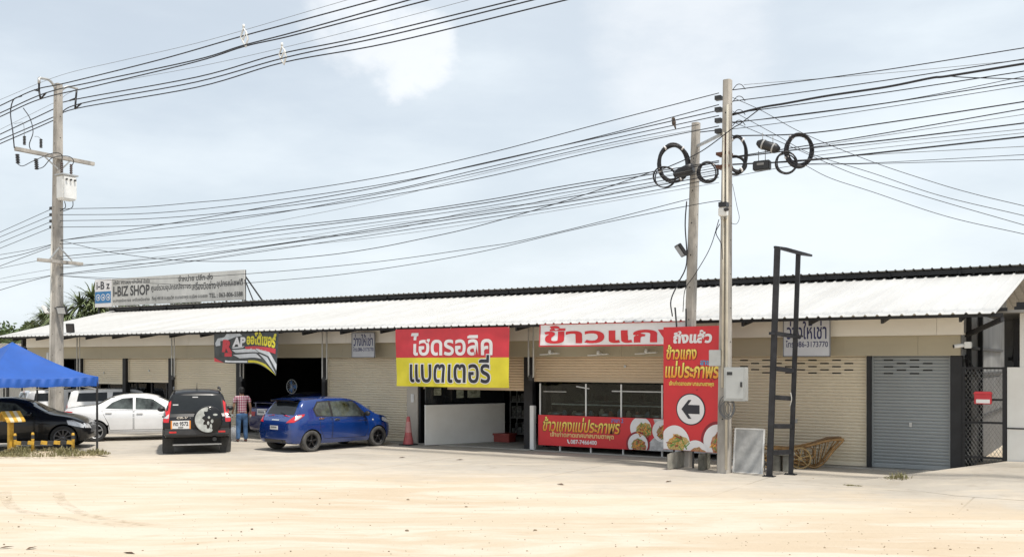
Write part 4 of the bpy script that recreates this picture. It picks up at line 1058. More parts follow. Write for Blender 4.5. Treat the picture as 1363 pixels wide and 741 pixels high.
CW = [([(80, 320), (160, 308), (260, 292), (340, 278), (500, 250), (640, 218), (800, 182.5), (957, 147)], .012, 'black cable climbing steeply from the left pole to join the second low-voltage line'),
      ([(80, 320), (230, 303), (360, 285), (500, 259), (640, 229), (800, 193), (930, 166)], .009, 'black cable just under the third low-voltage line'),
      ([(80, 325), (230, 315), (360, 303), (500, 288), (640, 267.5), (760, 246), (900, 224), (957, 214)], .011, 'topmost cable of the main communication bundle between the poles'),
      ([(80, 341.5), (230, 326), (360, 308), (500, 290.5), (640, 271), (760, 250), (900, 226.5), (957, 216)], .012, 'black cable second from the top in the main communication bundle'),
      ([(80, 345), (230, 331), (360, 314), (500, 296), (640, 276), (760, 255), (880, 236), (957, 223)], .008, 'thinner cable third from the top in the main communication bundle'),
      ([(80, 356), (230, 342), (360, 326), (500, 304), (640, 281.5), (760, 262), (868, 243), (957, 226)], .010, 'black cable in the middle of the main communication bundle'),
      ([(80, 365), (230, 346), (360, 327), (500, 306.5), (640, 286), (760, 268), (880, 246), (957, 232)], .012, 'thick cable second from the bottom in the main communication bundle'),
      ([(80, 366), (230, 351), (360, 333), (500, 312), (640, 291), (760, 273), (880, 252), (957, 236)], .009, 'bottom cable of the main communication bundle between the poles'),
      ([(80, 320), (150, 336), (240, 346.5), (340, 347), (430, 340), (500, 330), (560, 318), (620, 305), (690, 286), (760, 265), (830, 242), (870, 228)], .010, 'deeply sagging black cable that dips above the roof signboard then climbs to the left coils'),
      ([(80, 367), (200, 371), (340, 363.5), (500, 348.5), (640, 329), (695, 320), (800, 295), (917, 265)], .008, 'thin cable skimming over the roof signboard up to the bare pole'),
      ([(80, 367), (250, 379), (406, 370), (520, 356), (640, 335), (762, 306), (860, 285), (951, 268), (957, 272)], .008, 'lowest cable over the roof, ending at the white camera housing')]
for P, r_, lb in CW: wire(lb, P, YP - .1, r_, CG, None, (0, 0))
for P, lb in (([(80, 330), (230, 330), (360, 321), (500, 300), (640, 284), (760, 259), (957, 219)], 'thin grey cable crossing the upper communication bundle'),
              ([(80, 358), (230, 339), (360, 319), (500, 309), (640, 279), (760, 266), (957, 229)], 'thin grey cable woven through the middle of the communication bundle'),
              ([(80, 352), (230, 349), (360, 331), (500, 316), (640, 296), (760, 277), (900, 253), (957, 243)], 'thin grey cable hanging a little below the communication bundle'),
              ([(160, 335), (230, 322), (300, 308), (360, 296), (500, 268), (640, 232), (800, 196), (930, 172)], 'faint grey cable running between the low-voltage lines and the communication bundle')):
    wire(lb, P, YP + .1, .0055, CG, GREYC, (0, 0))
LG = 'lines leaving the left pole towards the left edge'
for nm, P, r_ in (('topmost', [(0, 309), (68, 278.5)], .0105), ('second', [(0, 315.5), (68, 287)], .0105), ('third', [(0, 323), (68, 295)], .0105), ('fourth', [(0, 330.5), (68, 303)], .0105),
                  ('fifth', [(0, 339), (35, 333), (70, 325)], .009), ('sixth', [(0, 345), (35, 337), (70, 325.5)], .012), ('seventh', [(0, 354), (35, 341), (70, 328)], .011),
                  ('eighth', [(0, 357), (45, 348), (72, 344)], .008), ('ninth', [(0, 371), (35, 364), (70, 358)], .006), ('tenth', [(0, 376), (40, 371), (70, 366)], .008), ('lowest', [(0, 386), (40, 374), (70, 366.5)], .011)):
    wire('black line on the left side of the left pole, %s counted from the top' % nm, P, YP, r_, LG, None, (1, 0))
RG = 'lines leaving the right pole towards the right edge'
RW = [('topmost line to the right of the pole with the meter box', [(975, 120), (1050, 110.5), (1180, 93), (1363, 64)], .0105, None),
      ('fine grey wire close under the topmost right-hand line', [(990, 113), (1180, 97.5), (1363, 80)], .005, GREYC),
      ('second line from the top to the right of the right pole', [(975, 135), (1060, 124), (1180, 107), (1363, 79)], .0105, None),
      ('thick lashed bundle of black cables rising to the right edge', [(975, 153), (1015, 143), (1045, 138), (1100, 128), (1180, 116), (1240, 104), (1262, 101.5), (1363, 85)], .024, None),
      ('short branch cable that peels level off the thick lashed bundle', [(1262, 101.5), (1290, 103.5), (1363, 105.5)], .010, None),
      ('black line just under the thick lashed bundle', [(975, 151), (1050, 141), (1180, 123), (1363, 95)], .0105, None),
      ('upper of two black lines running close together below the lashed bundle', [(975, 164), (1050, 154), (1180, 137), (1270, 121), (1363, 102)], .007, None),
      ('lower of two black lines running close together below the lashed bundle', [(975, 163), (1050, 155), (1180, 137.5), (1363, 108.5)], .0105, None),
      ('thin line below the close pair on the right', [(975, 172), (1060, 161), (1180, 143), (1363, 114)], .007, None),
      ('double cable passing just above the right-hand coil', [(975, 181), (1070, 178), (1180, 163.5), (1363, 135.5)], .013, None),
      ('black cable passing through the upper part of the right-hand coil', [(975, 209), (1100, 190), (1180, 177), (1363, 145)], .011, None),
      ('thick black cable through the middle of the right-hand coil', [(975, 210), (1080, 197), (1180, 186.5), (1363, 164)], .014, None),
      ('thickest lower cable crossing the bottom of the right-hand coil', [(975, 219), (1070, 214), (1160, 204.5), (1363, 182)], .017, None),
      ('grey cable just below the thickest lower right-hand cable', [(1000, 218), (1160, 206), (1363, 195)], .006, GREYC),
      ('level cable lowest but one on the right', [(975, 235), (1070, 219), (1160, 217), (1363, 206)], .006, None),
      ('lowest level cable reaching the right edge', [(1070, 219), (1160, 218), (1363, 212.5)], .006, None),
      ('faint grey cable fanning out above the thick middle cable', [(1080, 196), (1180, 180), (1363, 152.5)], .006, GREYC),
      ('faint grey cable fanning out below the thick middle cable', [(1080, 203), (1180, 190), (1363, 172)], .006, GREYC),
      ('faint grey cable nearest above the thickest lower cable', [(1080, 208), (1180, 196), (1363, 177)], .006, GREYC)]
for lb, P, r_, m_ in RW: wire(lb, P, P2.y, r_, RG, m_, (0, 1))
DG = 'service drops sloping down to the right'
for nm, P in (('highest', [(975, 130), (1013, 147), (1070, 178), (1160, 215), (1244, 243), (1300, 259), (1363, 274)]), ('second', [(975, 148), (1030, 178), (1080, 205), (1160, 230), (1250, 260), (1363, 287)]),
              ('third', [(975, 162), (1050, 194), (1115, 223), (1160, 239.5), (1250, 267), (1363, 299.5)]), ('lowest', [(1070, 219), (1105, 237), (1160, 255), (1260, 288), (1363, 311.5)])):
    wire('thin service drop wire sloping down right from the right pole, %s of four' % nm, P, P2.y - .15, .0065, DG, None, (0, 1))
wire('short thick cable crossing steeply in front of the right pole top', [(1014, 143), (985, 165), (975, 171), (931, 203), (880, 226), (868, 229)], P2.y - .25, .012, 'short cables at the right pole', None, (0, 0))
wire('short steel strand joining the bare pole to the pole with the meter box', [(932, 176), (957, 174), (975, 180)], P2.y + .3, .012, 'short cables at the right pole', None, (0, 0))
wire('loose black cable sagging from the right pole down to the arrow sign', [(957, 292), (945, 330), (925, 365), (912, 385), (909, 415)], P2.y + .1, .009, 'short cables at the right pole', None, (0, 0))
# a small bird on the third line
c = V(897, 163.5, YP); s = MB(); s.ball(c, .055, 0, 10, (.9, .85, 1.35)); s.ball(c + Vector((-.01, 0, .085)), .042, 0, 8); s.tube([c + Vector((.02, 0, -.06)), c + Vector((.045, 0, -.16))], [.03, .012], 6); s.tube([c + Vector((-.04, -.0, .09)), c + Vector((-.075, 0, .085))], [.015, .003], 5)
solo('bird', s, mat('brown_feathers', (.10, .075, .06), .8, 0, .3, 30), 'small brown bird perched on the overhead line left of the poles', 'bird')

# ------------------------------------------------------------------ vehicles
TYRE = mat('dusty_tyre_rubber', (.075, .072, .068), .85, 0, .25, 8)
TYRED = mat('dark_tyre_rubber', (.03, .03, .03), .8, 0, .2, 8)
RIMS = mat('silver_alloy', (.55, .56, .57), .28, .8, .05, 3)
RIMD = mat('black_alloy', (.02, .02, .022), .35, .4, .1, 3)
WELL = mat('wheel_well_dark', (.012, .012, .012), .9)
LRED = mat('red_lamp_lens', (.55, .015, .02), .15, 0, .15, 8, coat=.5)
LAMB = mat('amber_lamp_lens', (.75, .25, .03), .15, coat=.5)
LCLR = mat('clear_lamp_lens', (.62, .63, .65), .12, .3, .15, 10, coat=.6)
CHROME = mat('chrome', (.75, .75, .76), .12, .95, .03, 3)
PLATE = mat('plate_white', (.70, .70, .69), .4)
CARGLASS = mat('tinted_car_glass', (.016, .019, .021), .05, 0, .1, 2, spec=.35)
CARGLASS2 = mat('clearer_car_glass', (.085, .10, .095), .05, 0, .5, 2.2, spec=.4)
SEAM = mat('body_seam', (.008, .008, .01), .7)

def interp(ctrl, x):
    n = len(ctrl); i = 0
    while i < n - 2 and ctrl[i + 1][0] < x: i += 1
    a, b = ctrl[i], ctrl[i + 1]; t = (x - a[0]) / (b[0] - a[0]); h = b[0] - a[0]; out = []
    for k in range(1, len(a)):
        d = (b[k] - a[k]) / h
        def tan(j):                                   # monotone tangents, so the roofline never overshoots
            if j <= 0 or j >= n - 1: return d
            d0 = (ctrl[j][k] - ctrl[j - 1][k]) / (ctrl[j][0] - ctrl[j - 1][0]); d1 = (ctrl[j + 1][k] - ctrl[j][k]) / (ctrl[j + 1][0] - ctrl[j][0])
            return 0 if d0 * d1 <= 0 else 2 * d0 * d1 / (d0 + d1)
        m0, m1 = tan(i), tan(i + 1)
        out.append((2*t**3 - 3*t*t + 1) * a[k] + (t**3 - 2*t*t + t) * h * m0 + (-2*t**3 + 3*t*t) * b[k] + (t**3 - t*t) * h * m1)
    return out
def shell(sp):
    ctrl = sp['ctrl']; L_ = ctrl[-1][0]; xs = sorted(set([c[0] for c in ctrl] + [L_ * i / 90 for i in range(91) if L_ * i / 90 > ctrl[0][0]] + [ctrl[0][0] + .02, ctrl[0][0] + .05, ctrl[0][0] + .09, L_ - .02, L_ - .05, L_ - .09])); crown = sp.get('crown', .035)
    rows = []
    for x in xs:
        zb, be, zt, w, tu = interp(ctrl, x); be = min(be, zt - .03); h = zt - be
        half = [(0, zb), (w - .22, zb), (w - .07, zb + .02), (w - .02, zb + .12), (w, zb + .42 * (be - zb)), (w + .006, zb + .74 * (be - zb)), (w - .012, zb + .93 * (be - zb)), (w - .035, be),
                (w - .045 - tu * h * .45, be + h * .45), (w - .05 - tu * h * .95, be + h * .86), (w - .10 - tu * h, be + h * .975), ((w - .1 - tu * h) * .55, zt + crown * .7 * min(1, h * 3)), (0, zt + crown * min(1, h * 3))]
        ring = [(x, y, z) for y, z in half] + [(x, -y, z) for y, z in half[-2:0:-1]]
        rows.append(ring)
    m = MB(); n = len(rows[0]); vs = [p for r_ in rows for p in r_]
    fs = [(i * n + j, (i + 1) * n + j, (i + 1) * n + (j + 1) % n, i * n + (j + 1) % n) for i in range(len(rows) - 1) for j in range(n)]
    m.add(vs, fs, 0, True)
    for ri, rev in ((0, False), (len(rows) - 1, True)):
        c = sum((Vector(p) for p in rows[ri]), Vector()) / n
        m.add([c] + rows[ri], [((0, 1 + (j + 1) % n, 1 + j) if rev else (0, 1 + j, 1 + (j + 1) % n)) for j in range(n)], 0, True)
    me = mesh_of('body', m, [sp['paint'], WELL])
    bm = bmesh.new(); bm.from_mesh(me); bmesh.ops.remove_doubles(bm, verts=bm.verts, dist=.0005); bmesh.ops.recalc_face_normals(bm, faces=bm.faces); bm.to_mesh(me)
    bvh = BVHTree.FromBMesh(bm); bm.free()
    # wheel arches cut out of the shell
    cut = MB()
    for wx in sp['wheels']:
        for sd in (-1, 1):
            cut.lathe([(sp['R'] + sp.get('gap', .055), 0), (sp['R'] + sp.get('gap', .055), .42)], (wx, sd * (sp['hw'] - .34), sp['R']), (0, sd, 0), 36, 0, False)
    cm = mesh_of('cutter', cut, [WELL]); bm = bmesh.new(); bm.from_mesh(cm); bmesh.ops.recalc_face_normals(bm, faces=bm.faces); bm.to_mesh(cm); bm.free()
    ob, co = link('tmp_body', me), link('tmp_cut', cm)
    md = ob.modifiers.new('b', 'BOOLEAN'); md.object = co; md.operation = 'DIFFERENCE'; md.solver = 'EXACT'
    dg = bpy.context.evaluated_depsgraph_get(); out = bpy.data.meshes.new_from_object(ob.evaluated_get(dg))
    bpy.data.objects.remove(ob); bpy.data.objects.remove(co)
    out.materials.clear(); out.materials.append(sp['paint']); out.materials.append(WELL)
    for p in out.polygons:
        c = p.center; inw = any((c.x - wx) ** 2 + (c.z - sp['R']) ** 2 < (sp['R'] + sp.get('gap', .055) + .004) ** 2 for wx in sp['wheels'])
        p.material_index = 1 if (inw and abs(c.y) < sp['hw'] + .02 and abs(p.normal.y) < .999 and ((c.x - min(sp['wheels'], key=lambda q: abs(q - c.x))) * p.normal.x + (c.z - sp['R']) * p.normal.z) < .001) or (inw and abs(abs(c.y) - (sp['hw'] - .34)) < .01) else 0
        p.use_smooth = True
    out.set_sharp_from_angle(angle=R(38)); out.name = 'body'
    return out, bvh
def patch(bvh, poly, view, off=.005, step=.06, ins=0.0):
    """a panel of the given outline lying on the body; view R/L side in (x,z), B/F rear/front in (y,z), T top in (x,y)"""
    pts = []; n = len(poly)
    for i in range(n):
        a, b = Vector(poly[i]), Vector(poly[(i + 1) % n]); k = max(1, int((b - a).length / step))
        pts += [a.lerp(b, j / k) for j in range(k)]
    ed = [(i, (i + 1) % len(pts)) for i in range(len(pts))]
    x0, x1, y0, y1 = min(p.x for p in pts), max(p.x for p in pts), min(p.y for p in pts), max(p.y for p in pts)
    gx = [Vector((x0 + (x1 - x0) * i / 40, y0 + (y1 - y0) * j / 40)) for i in range(1, 40) for j in range(1, 40) if (i * max(1, int(40 * step / max(.01, x1 - x0)))) % 1 == 0]
    nx, ny = max(2, int((x1 - x0) / step)), max(2, int((y1 - y0) / step))
    gx = [Vector((x0 + (x1 - x0) * i / nx, y0 + (y1 - y0) * j / ny)) for i in range(1, nx) for j in range(1, ny)]
    r_ = delaunay_2d_cdt(pts + gx, ed, [], 1, 1e-5)
    org = {'R': lambda p: (Vector((p.x, -4, p.y)), Vector((0, 1, 0))), 'L': lambda p: (Vector((p.x, 4, p.y)), Vector((0, -1, 0))), 'B': lambda p: (Vector((-4, p.x, p.y)), Vector((1, 0, 0))),
           'F': lambda p: (Vector((9, p.x, p.y)), Vector((-1, 0, 0))), 'T': lambda p: (Vector((p.x, p.y, 5)), Vector((0, 0, -1)))}[view]
    vs, ok = [], []
    for p in r_[0]:
        o, d = org(p); h = bvh.ray_cast(o, d)
        if h[0] is None: vs.append(o); ok.append(False)
        else:
            nrm = h[1] if h[1].dot(d) < 0 else -h[1]
            vs.append(h[0] + nrm * off); ok.append(True)
    m = MB(); m.add(vs, [tuple(f) for f in r_[2] if all(ok[i] for i in f)], 0, True); m.recalc = False
    # orient outwards
    d = org(Vector((0, 0)))[1]
    for i, f in enumerate(m.f):
        a, b, c = (m.v[j] for j in f[:3])
        if (b - a).cross(c - a).dot(d) > 0: m.f[i] = f[::-1]
    return m
def wheel(par, c, sd, sp):
    Rr, w, rr = sp['R'], sp.get('tw', .19), sp['R'] * sp.get('rim', .68); c = Vector(c); ax = Vector((0, sd, 0))
    s = MB(); s.lathe([(rr * .92, -w * .2), (rr * .92, .0)], c, ax, 24, 0, True); s.lathe([(.0001, -.01), (rr * .9, -.01), (rr * .9, -.03), (.0001, -.03)], c, ax, 24)
    wo = part('wheel', s, WELL, par, True)
    s = MB(); s.lathe([(rr * .97, -w * .55), (Rr - .03, -w * .55), (Rr - .006, -w * .48), (Rr, -w * .3), (Rr, w * .3), (Rr - .006, w * .44), (Rr - .03, w * .5), (rr + .01, w * .46), (rr * .97, w * .38)], c, ax, 36, 0, True, False)
    part('tyre', s, sp.get('tyre', TYRE), wo, True)
    s = MB(); s.lathe([(rr * .99, w * .40), (rr * .99, w * .44), (rr * .90, w * .42), (rr * .86, w * .2), (rr * .84, 0)], c, ax, 36, 0, True, False)
    s.lathe([(.0001, w * .36), (rr * .16, w * .36), (rr * .22, w * .28), (rr * .22, 0)], c, ax, 16, 0, True, False)
    n = sp.get('spokes', 5)
    for k in range(n):
        a = 6.2832 * k / n + .3; u = Vector((math.cos(a), 0, math.sin(a))); v = Vector((-math.sin(a), 0, math.cos(a)))
        p0_, p1_ = c + ax * w * .29 + u * rr * .12, c + ax * w * .36 + u * rr * .92; wd = rr * (.14 if n <= 5 else .075)
        s.add([p0_ - v * wd * .8, p0_ + v * wd * .8, p1_ + v * wd, p1_ - v * wd, p0_ - v * wd * .8 - ax * .04, p0_ + v * wd * .8 - ax * .04, p1_ + v * wd - ax * .04, p1_ - v * wd - ax * .04],
              [(0, 1, 2, 3), (0, 4, 5, 1), (1, 5, 6, 2), (2, 6, 7, 3), (3, 7, 4, 0)])
    part('rim', s, sp.get('rimm', RIMS), wo, True)
    return wo
def mirror_poly(p): return [(-a, b) for a, b in p][::-1]
def build_car(name, label, cat, loc, head, sp, shellmesh=None):
    t = thing(name, label, cat, tuple(loc), head, sp.get('group'))
    me, bvh = shellmesh or shell(sp)
    bo = link('body', me, t); XF[bo.name] = XF[t.name]
    for wx in sp['wheels']:
        for sd in (-1, 1): wheel(t, (wx, sd * (sp['hw'] - .10), sp['R']), sd, sp)
    for nm, view, poly, m, off, both in sp['patches']:
        p_ = patch(bvh, poly, view, off)
        if p_.f: part(nm, p_, m, t, True)
        if both:
            p_ = patch(bvh, poly if view in 'RL' else mirror_poly(poly), {'R': 'L', 'L': 'R'}.get(view, view), off)
            if p_.f: part(nm, p_, m, t, True)
    for poly, handle in sp.get('doors', []):
        for vw in 'RL':
            cx = sum(a for a, b in poly) / len(poly); cz = sum(b for a, b in poly) / len(poly)
            big = [(cx + (a - cx) * (1 + .012 / max(.1, abs(a - cx))), cz + (b - cz) * (1 + .012 / max(.1, abs(b - cz)))) for a, b in poly]
            q = patch(bvh, big, vw, .0015); part('door_seam', q, SEAM, t, True) if q.f else None
            q = patch(bvh, poly, vw, .004)
            if not q.f: continue
            d_ = part('door', q, sp['paint'], t, True)
            sd = -1 if vw == 'R' else 1; h = bvh.ray_cast(Vector((handle[0], 4 * sd, handle[1])), Vector((0, -sd, 0)))[0]
            if h is not None:
                s = MB(); s.obox(h + Vector((0, sd * .022, 0)), (.09, 0, 0), (0, .016, 0), (0, 0, .018)); s.lathe([(.032, 0), (.03, .008), (.0001, .006)], h + Vector((0, sd * .006, 0)), (0, sd, 0), 12); part('handle', s, sp.get('handle_mat', sp['paint']), d_, True, .006)
    for sd in (-1, 1):
        mx, mz = sp['mirror']; h = bvh.ray_cast(Vector((mx, 4 * sd, mz - .04)), Vector((0, -sd, 0)))[0]
        if h is not None:
            s = MB(); c = h + Vector((0, sd * .13, .05)); s.ball(c, .1, 0, 10, (.7, 1.1, .75)); s.bar(h, c, .05, .04); part('side_mirror', s, sp.get('mirror_mat', sp['paint']), t, True)
    return t, bvh
def place(contact, head, lx, ly):
    c, s_ = math.cos(head), math.sin(head)
    return Vector((contact.x - (lx * c - ly * s_), contact.y - (lx * s_ + ly * c), 0))
def rear_plate(t, bvh, y, z, w=.17, h=.055, m=None, txt=None, off=.02, edge=None):
    hit = bvh.ray_cast(Vector((-4, y, z)), Vector((1, 0, 0)))[0]; x = hit.x - off
    s = MB(); s.box(x, x + .012, y - w, y + w, z - h, z + h); o = part('number_plate', s, m or PLATE, t, True)
    O, U = Vector((x, y + w, z - h)), Vector((0, -1, 0))
    s = MB()
    if txt: s.text(txt, O, U, UZ, w * .25, w * 1.75, h * .75, h * 1.75, 0, .03, .004); s.text('ระยอง', O, U, UZ, w * .75, w * 1.25, h * .2, h * .6, 0, .02, .004)
    else:
        for k in range(6): s.poly([(w * (.28 + .25 * k), h * .8), (w * (.43 + .25 * k), h * .8), (w * (.43 + .25 * k), h * 1.6), (w * (.28 + .25 * k), h * 1.6)], O, U, UZ, 0, .003)
    part('lettering', s, INK, o, True)
    if edge:
        s = MB()
        for a, b in ((0, .14), (1.86, 2)): s.poly([(w * a, 0), (w * b, 0), (w * b, 2 * h), (w * a, 2 * h)], O, U, UZ, 0, .003)
        part('plate_edge', s, edge, o, True)
    return x

# --- blue hatchback
BLUE = mat('blue_car_paint', (.004, .034, .185), .25, .1, .05, 3, coat=1.0)
hatch = dict(paint=BLUE, hw=.845, R=.305, wheels=(.68, 3.11), tw=.21, rim=.66, rimm=RIMD, spokes=5, tyre=TYRE, mirror=(2.62, 1.0), handle_mat=CHROME, mirror_mat=BLACKP, gap=.04,
    ctrl=[(.05, .40, .66, .74, .64, .2), (.08, .30, .76, .86, .72, .22), (.15, .25, .84, .95, .775, .24), (.23, .235, .88, 1.02, .80, .26), (.39, .225, .92, 1.26, .825, .28), (.53, .22, .93, 1.42, .838, .30), (.62, .22, .93, 1.455, .842, .30), (1.0, .21, .92, 1.485, .845, .30), (1.5, .20, .90, 1.495, .845, .30), (2.05, .20, .885, 1.48, .845, .30),
          (2.42, .20, .87, 1.40, .845, .31), (2.95, .20, .85, 1.09, .84, .28), (3.12, .20, .84, .99, .835, .25), (3.4, .21, .80, .93, .81, .2), (3.57, .22, .72, .84, .76, .15), (3.68, .25, .62, .72, .66, .1), (3.75, .33, .5, .56, .52, .1)],
    patches=[('pillar_trim', 'R', [(.86, .99), (2.62, .92), (2.70, .97), (2.32, 1.385), (1.9, 1.43), (1.0, 1.41), (.80, 1.2)], BLACKP, .003, True),
             ('side_window', 'R', [(.90, 1.03), (1.38, .975), (1.38, 1.395), (1.02, 1.375), (.85, 1.19)], CARGLASS2, .006, True), ('side_window', 'R', [(1.46, .97), (2.56, .945), (2.30, 1.355), (1.9, 1.40), (1.46, 1.40)], CARGLASS2, .006, True),
             ('rear_window', 'B', [(-.60, 1.05), (.60, 1.05), (.575, 1.2), (.52, 1.385), (-.52, 1.385), (-.575, 1.2)], CARGLASS, .006, False), ('windscreen', 'F', [(-.62, 1.03), (.62, 1.03), (.53, 1.36), (-.53, 1.36)], CARGLASS, .006, False),
             ('tail_light', 'B', [(-.74, .85), (-.50, .83), (-.60, .93), (-.70, 1.03), (-.78, 1.05)], LRED, .012, True), ('tail_light', 'R', [(.08, .86), (.22, .89), (.46, 1.02), (.50, 1.07), (.30, 1.055), (.14, .99)], LRED, .012, True),
             ('reverse_lamp', 'R', [(.17, .91), (.25, .92), (.40, 1.01), (.38, 1.045), (.24, 1.02)], LCLR, .018, True),
             ('headlight', 'R', [(3.25, .78), (3.6, .66), (3.68, .72), (3.45, .84), (3.3, .88)], LCLR, .01, True), ('tailgate_trim', 'B', [(-.16, .885), (.16, .885), (.16, .915), (-.16, .915)], CHROME, .012, False),
             ('painted_recess', 'B', [(-.44, .60), (.44, .60), (.48, .78), (-.48, .78)], mat('painted_shade_blue', (.007, .030, .18), .35, .2, .05, 3), .004, False),  # flush patch of duller blue paints the shade of a recess
             ('bumper_lip', 'B', [(-.50, .27), (.50, .27), (.46, .36), (-.46, .36)], BLACKP, .01, False), ('side_repeater', 'R', [(2.86, .80), (2.93, .80), (2.92, .835), (2.87, .835)], LCLR, .01, True),
             ('spoiler_painted_shadow', 'B', [(-.5, 1.40), (.5, 1.40), (.48, 1.43), (-.48, 1.43)], BLACKP, .004, False)],  # black strip painted in for the shadow under the spoiler
    doors=[([(1.40, .36), (1.42, .92), (2.66, .88), (2.72, .6), (2.62, .34)], (1.56, .885)), ([(.98, .62), (.96, .95), (1.37, .925), (1.36, .36), (1.12, .36)], (1.02, .93))])
hd = YAW + R(50)
t, bv = build_car('hatchback_car', 'metallic blue hatchback with black alloy wheels parked nose-in before a closed shutter', 'car', place(G(413, 601), hd, .68, -.76), hd, hatch)
s = MB(); s.grid([[Vector((.30 + .0 * abs(y), y, 1.462 - .05 * y * y)) for y in [-.52 + .104 * i for i in range(11)]], [Vector((.62, y, 1.505 - .05 * y * y)) for y in [-.52 + .104 * i for i in range(11)]]], 0, True)
s.grid([[Vector((.30, y, 1.462 - .05 * y * y)) for y in [-.52 + .104 * i for i in range(11)]], [Vector((.33, y, 1.415 - .05 * y * y)) for y in [-.52 + .104 * i for i in range(11)]], [Vector((.62, y, 1.43 - .05 * y * y)) for y in [-.52 + .104 * i for i in range(11)]]], 1, True)
part('rear_spoiler', s, [BLUE, BLACKP], t, True)
t.scale = (1, 1, .97)
rear_plate(t, bv, 0.0, .69)
s = MB(); s.tube([(.04, -.3, .29), (.3, -.3, .30)], .03, 10); part('exhaust', s, DKMETAL, t, True)
s = MB(); s.bar((.27, .0, 1.10), (.20, -.30, 1.06), .015); part('wiper', s, BLACKP, t, True)

# --- black off-road wagon seen from behind
BLK = mat('black_car_paint', (.006, .006, .007), .3, .0, .05, 3, spec=.3, coat=.4)
suv = dict(paint=BLK, hw=.875, R=.345, wheels=(.72, 2.95), tw=.22, rimm=RIMS, spokes=5, tyre=TYRED, mirror=(2.45, 1.10), mirror_mat=BLACKP, crown=.03,
    ctrl=[(0, .52, .80, .88, .80, .1), (.04, .46, .92, 1.00, .845, .14), (.10, .44, .99, 1.08, .865, .2), (.17, .43, 1.01, 1.24, .870, .22), (.27, .42, 1.02, 1.46, .875, .24), (.36, .41, 1.02, 1.60, .875, .25), (.50, .40, 1.02, 1.655, .875, .26), (1.0, .38, 1.01, 1.685, .875, .26), (1.7, .37, 1.00, 1.685, .875, .26), (2.1, .37, .99, 1.62, .875, .26), (2.55, .37, .98, 1.22, .87, .24),
          (2.75, .37, .97, 1.09, .865, .2), (3.2, .38, .93, 1.03, .85, .15), (3.5, .40, .85, .95, .80, .1), (3.65, .45, .75, .82, .70, .1), (3.70, .5, .6, .66, .6, .1)],
    patches=[('rear_window', 'B', [(-.66, 1.09), (.66, 1.09), (.60, 1.56), (-.60, 1.56)], CARGLASS, .006, False),
             ('tail_light', 'B', [(-.84, .86), (-.72, .86), (-.70, 1.05), (-.66, 1.36), (-.655, 1.62), (-.72, 1.62), (-.78, 1.3), (-.86, 1.02)], LRED, .014, True),
             ('reverse_lamp', 'B', [(-.85, .96), (-.725, .96), (-.715, 1.07), (-.83, 1.07)], LCLR, .02, True), ('indicator', 'B', [(-.70, 1.44), (-.665, 1.44), (-.66, 1.60), (-.715, 1.60)], LAMB, .02, True),
             ('side_window', 'R', [(.48, 1.08), (1.15, 1.07), (1.15, 1.52), (.62, 1.52)], CARGLASS, .006, True), ('side_window', 'R', [(1.22, 1.07), (2.35, 1.05), (2.0, 1.50), (1.22, 1.53)], CARGLASS, .006, True),
             ('windscreen', 'F', [(-.66, 1.12), (.66, 1.12), (.58, 1.56), (-.58, 1.56)], CARGLASS, .006, False), ('window_sticker', 'B', [(.48, 1.30), (.62, 1.30), (.62, 1.33), (.48, 1.33)], GREYM, .010, False), ('window_sticker', 'B', [(-.02, 1.50), (.12, 1.50), (.12, 1.525), (-.02, 1.525)], GREYM, .010, False),
             ],
    doors=[([(1.20, .45), (1.2, 1.04), (2.4, 1.0), (2.45, .5)], (1.33, .95)), ([(.92, .8), (.7, 1.0), (1.15, 1.02), (1.15, .45), (1.05, .45)], (.80, .98))])
hd = YAW + R(90 + 17.9 + 1.0)
rc = DP(262.3, 602.5, 26.45); rc.z = 0
t, bv = build_car('off_road_car', 'black off-road wagon seen from behind with a covered spare wheel on its tailgate', 'car', place(rc, hd, .45, 0), hd, suv)
s = MB(); s.box(-.10, .12, -.86, .86, .50, .70); part('bumper', s, mat('grey_black_bumper', (.035, .035, .037), .55, 0, .15, 4), t, True, .04)
for sd in (-1, 1):
    s = MB(); s.box(-.108, -.095, sd * .62 - .09, sd * .62 + .09, .585, .63); part('reflector', s, LRED, t, True)
    s = MB(); s.box(.34, .36, sd * .73 - .14, sd * .73 + .14, .02, .42); part('mud_flap', s, mat('mud_flap_rubber', (.05, .048, .045), .85, 0, .2, 6), t, True, .006)
    s = MB(); s.tube([(.42, sd * .60, 1.70), (.6, sd * .60, 1.745), (1.7, sd * .60, 1.755), (1.95, sd * .60, 1.70)], .022, 7); part('roof_rail', s, BLACKP, t, True)
sc_ = Vector((-.02, -.27, .93))
s = MB(); s.lathe([(.36, 0), (.375, .05), (.37, .17), (.34, .2), (.0001, .205)], sc_ + Vector((.06, 0, 0)), (-1, 0, 0), 40, 0, True)
cov = part('spare_wheel_cover', s, BLK, t, True)
O = sc_ + Vector((-.146, .34, -.34)); U = Vector((0, -1, 0)); cr = []
for i in range(22): a = R(95) + R(190) * i / 21; cr.append((.34 + .335 * math.cos(a), .34 + .335 * math.sin(a)))
for i in range(22):
    a = R(285) - R(190) * i / 21; w_ = .19 + .03 * math.sin(i * 1.7); cr.append((.43 + w_ * math.cos(a) * 1.15, .37 + w_ * math.sin(a) * 1.4))
r_ = delaunay_2d_cdt([Vector(p) for p in cr], [(i, (i + 1) % len(cr)) for i in range(len(cr))], [], 1, 1e-5)
s = MB(); s.add([O + U * p.x + UZ * p.y + Vector((-.003, 0, 0)) for p in r_[0]], [tuple(f) for f in r_[2]])
for (cx, cy, rx, ry) in ((.44, .30, .035, .05), (.36, .40, .03, .035), (.41, .16, .03, .07), (.52, .47, .06, .03), (.34, .25, .03, .05)): s.disc(O, U, UZ, cx, cy, rx, ry, 0, .003, 14)
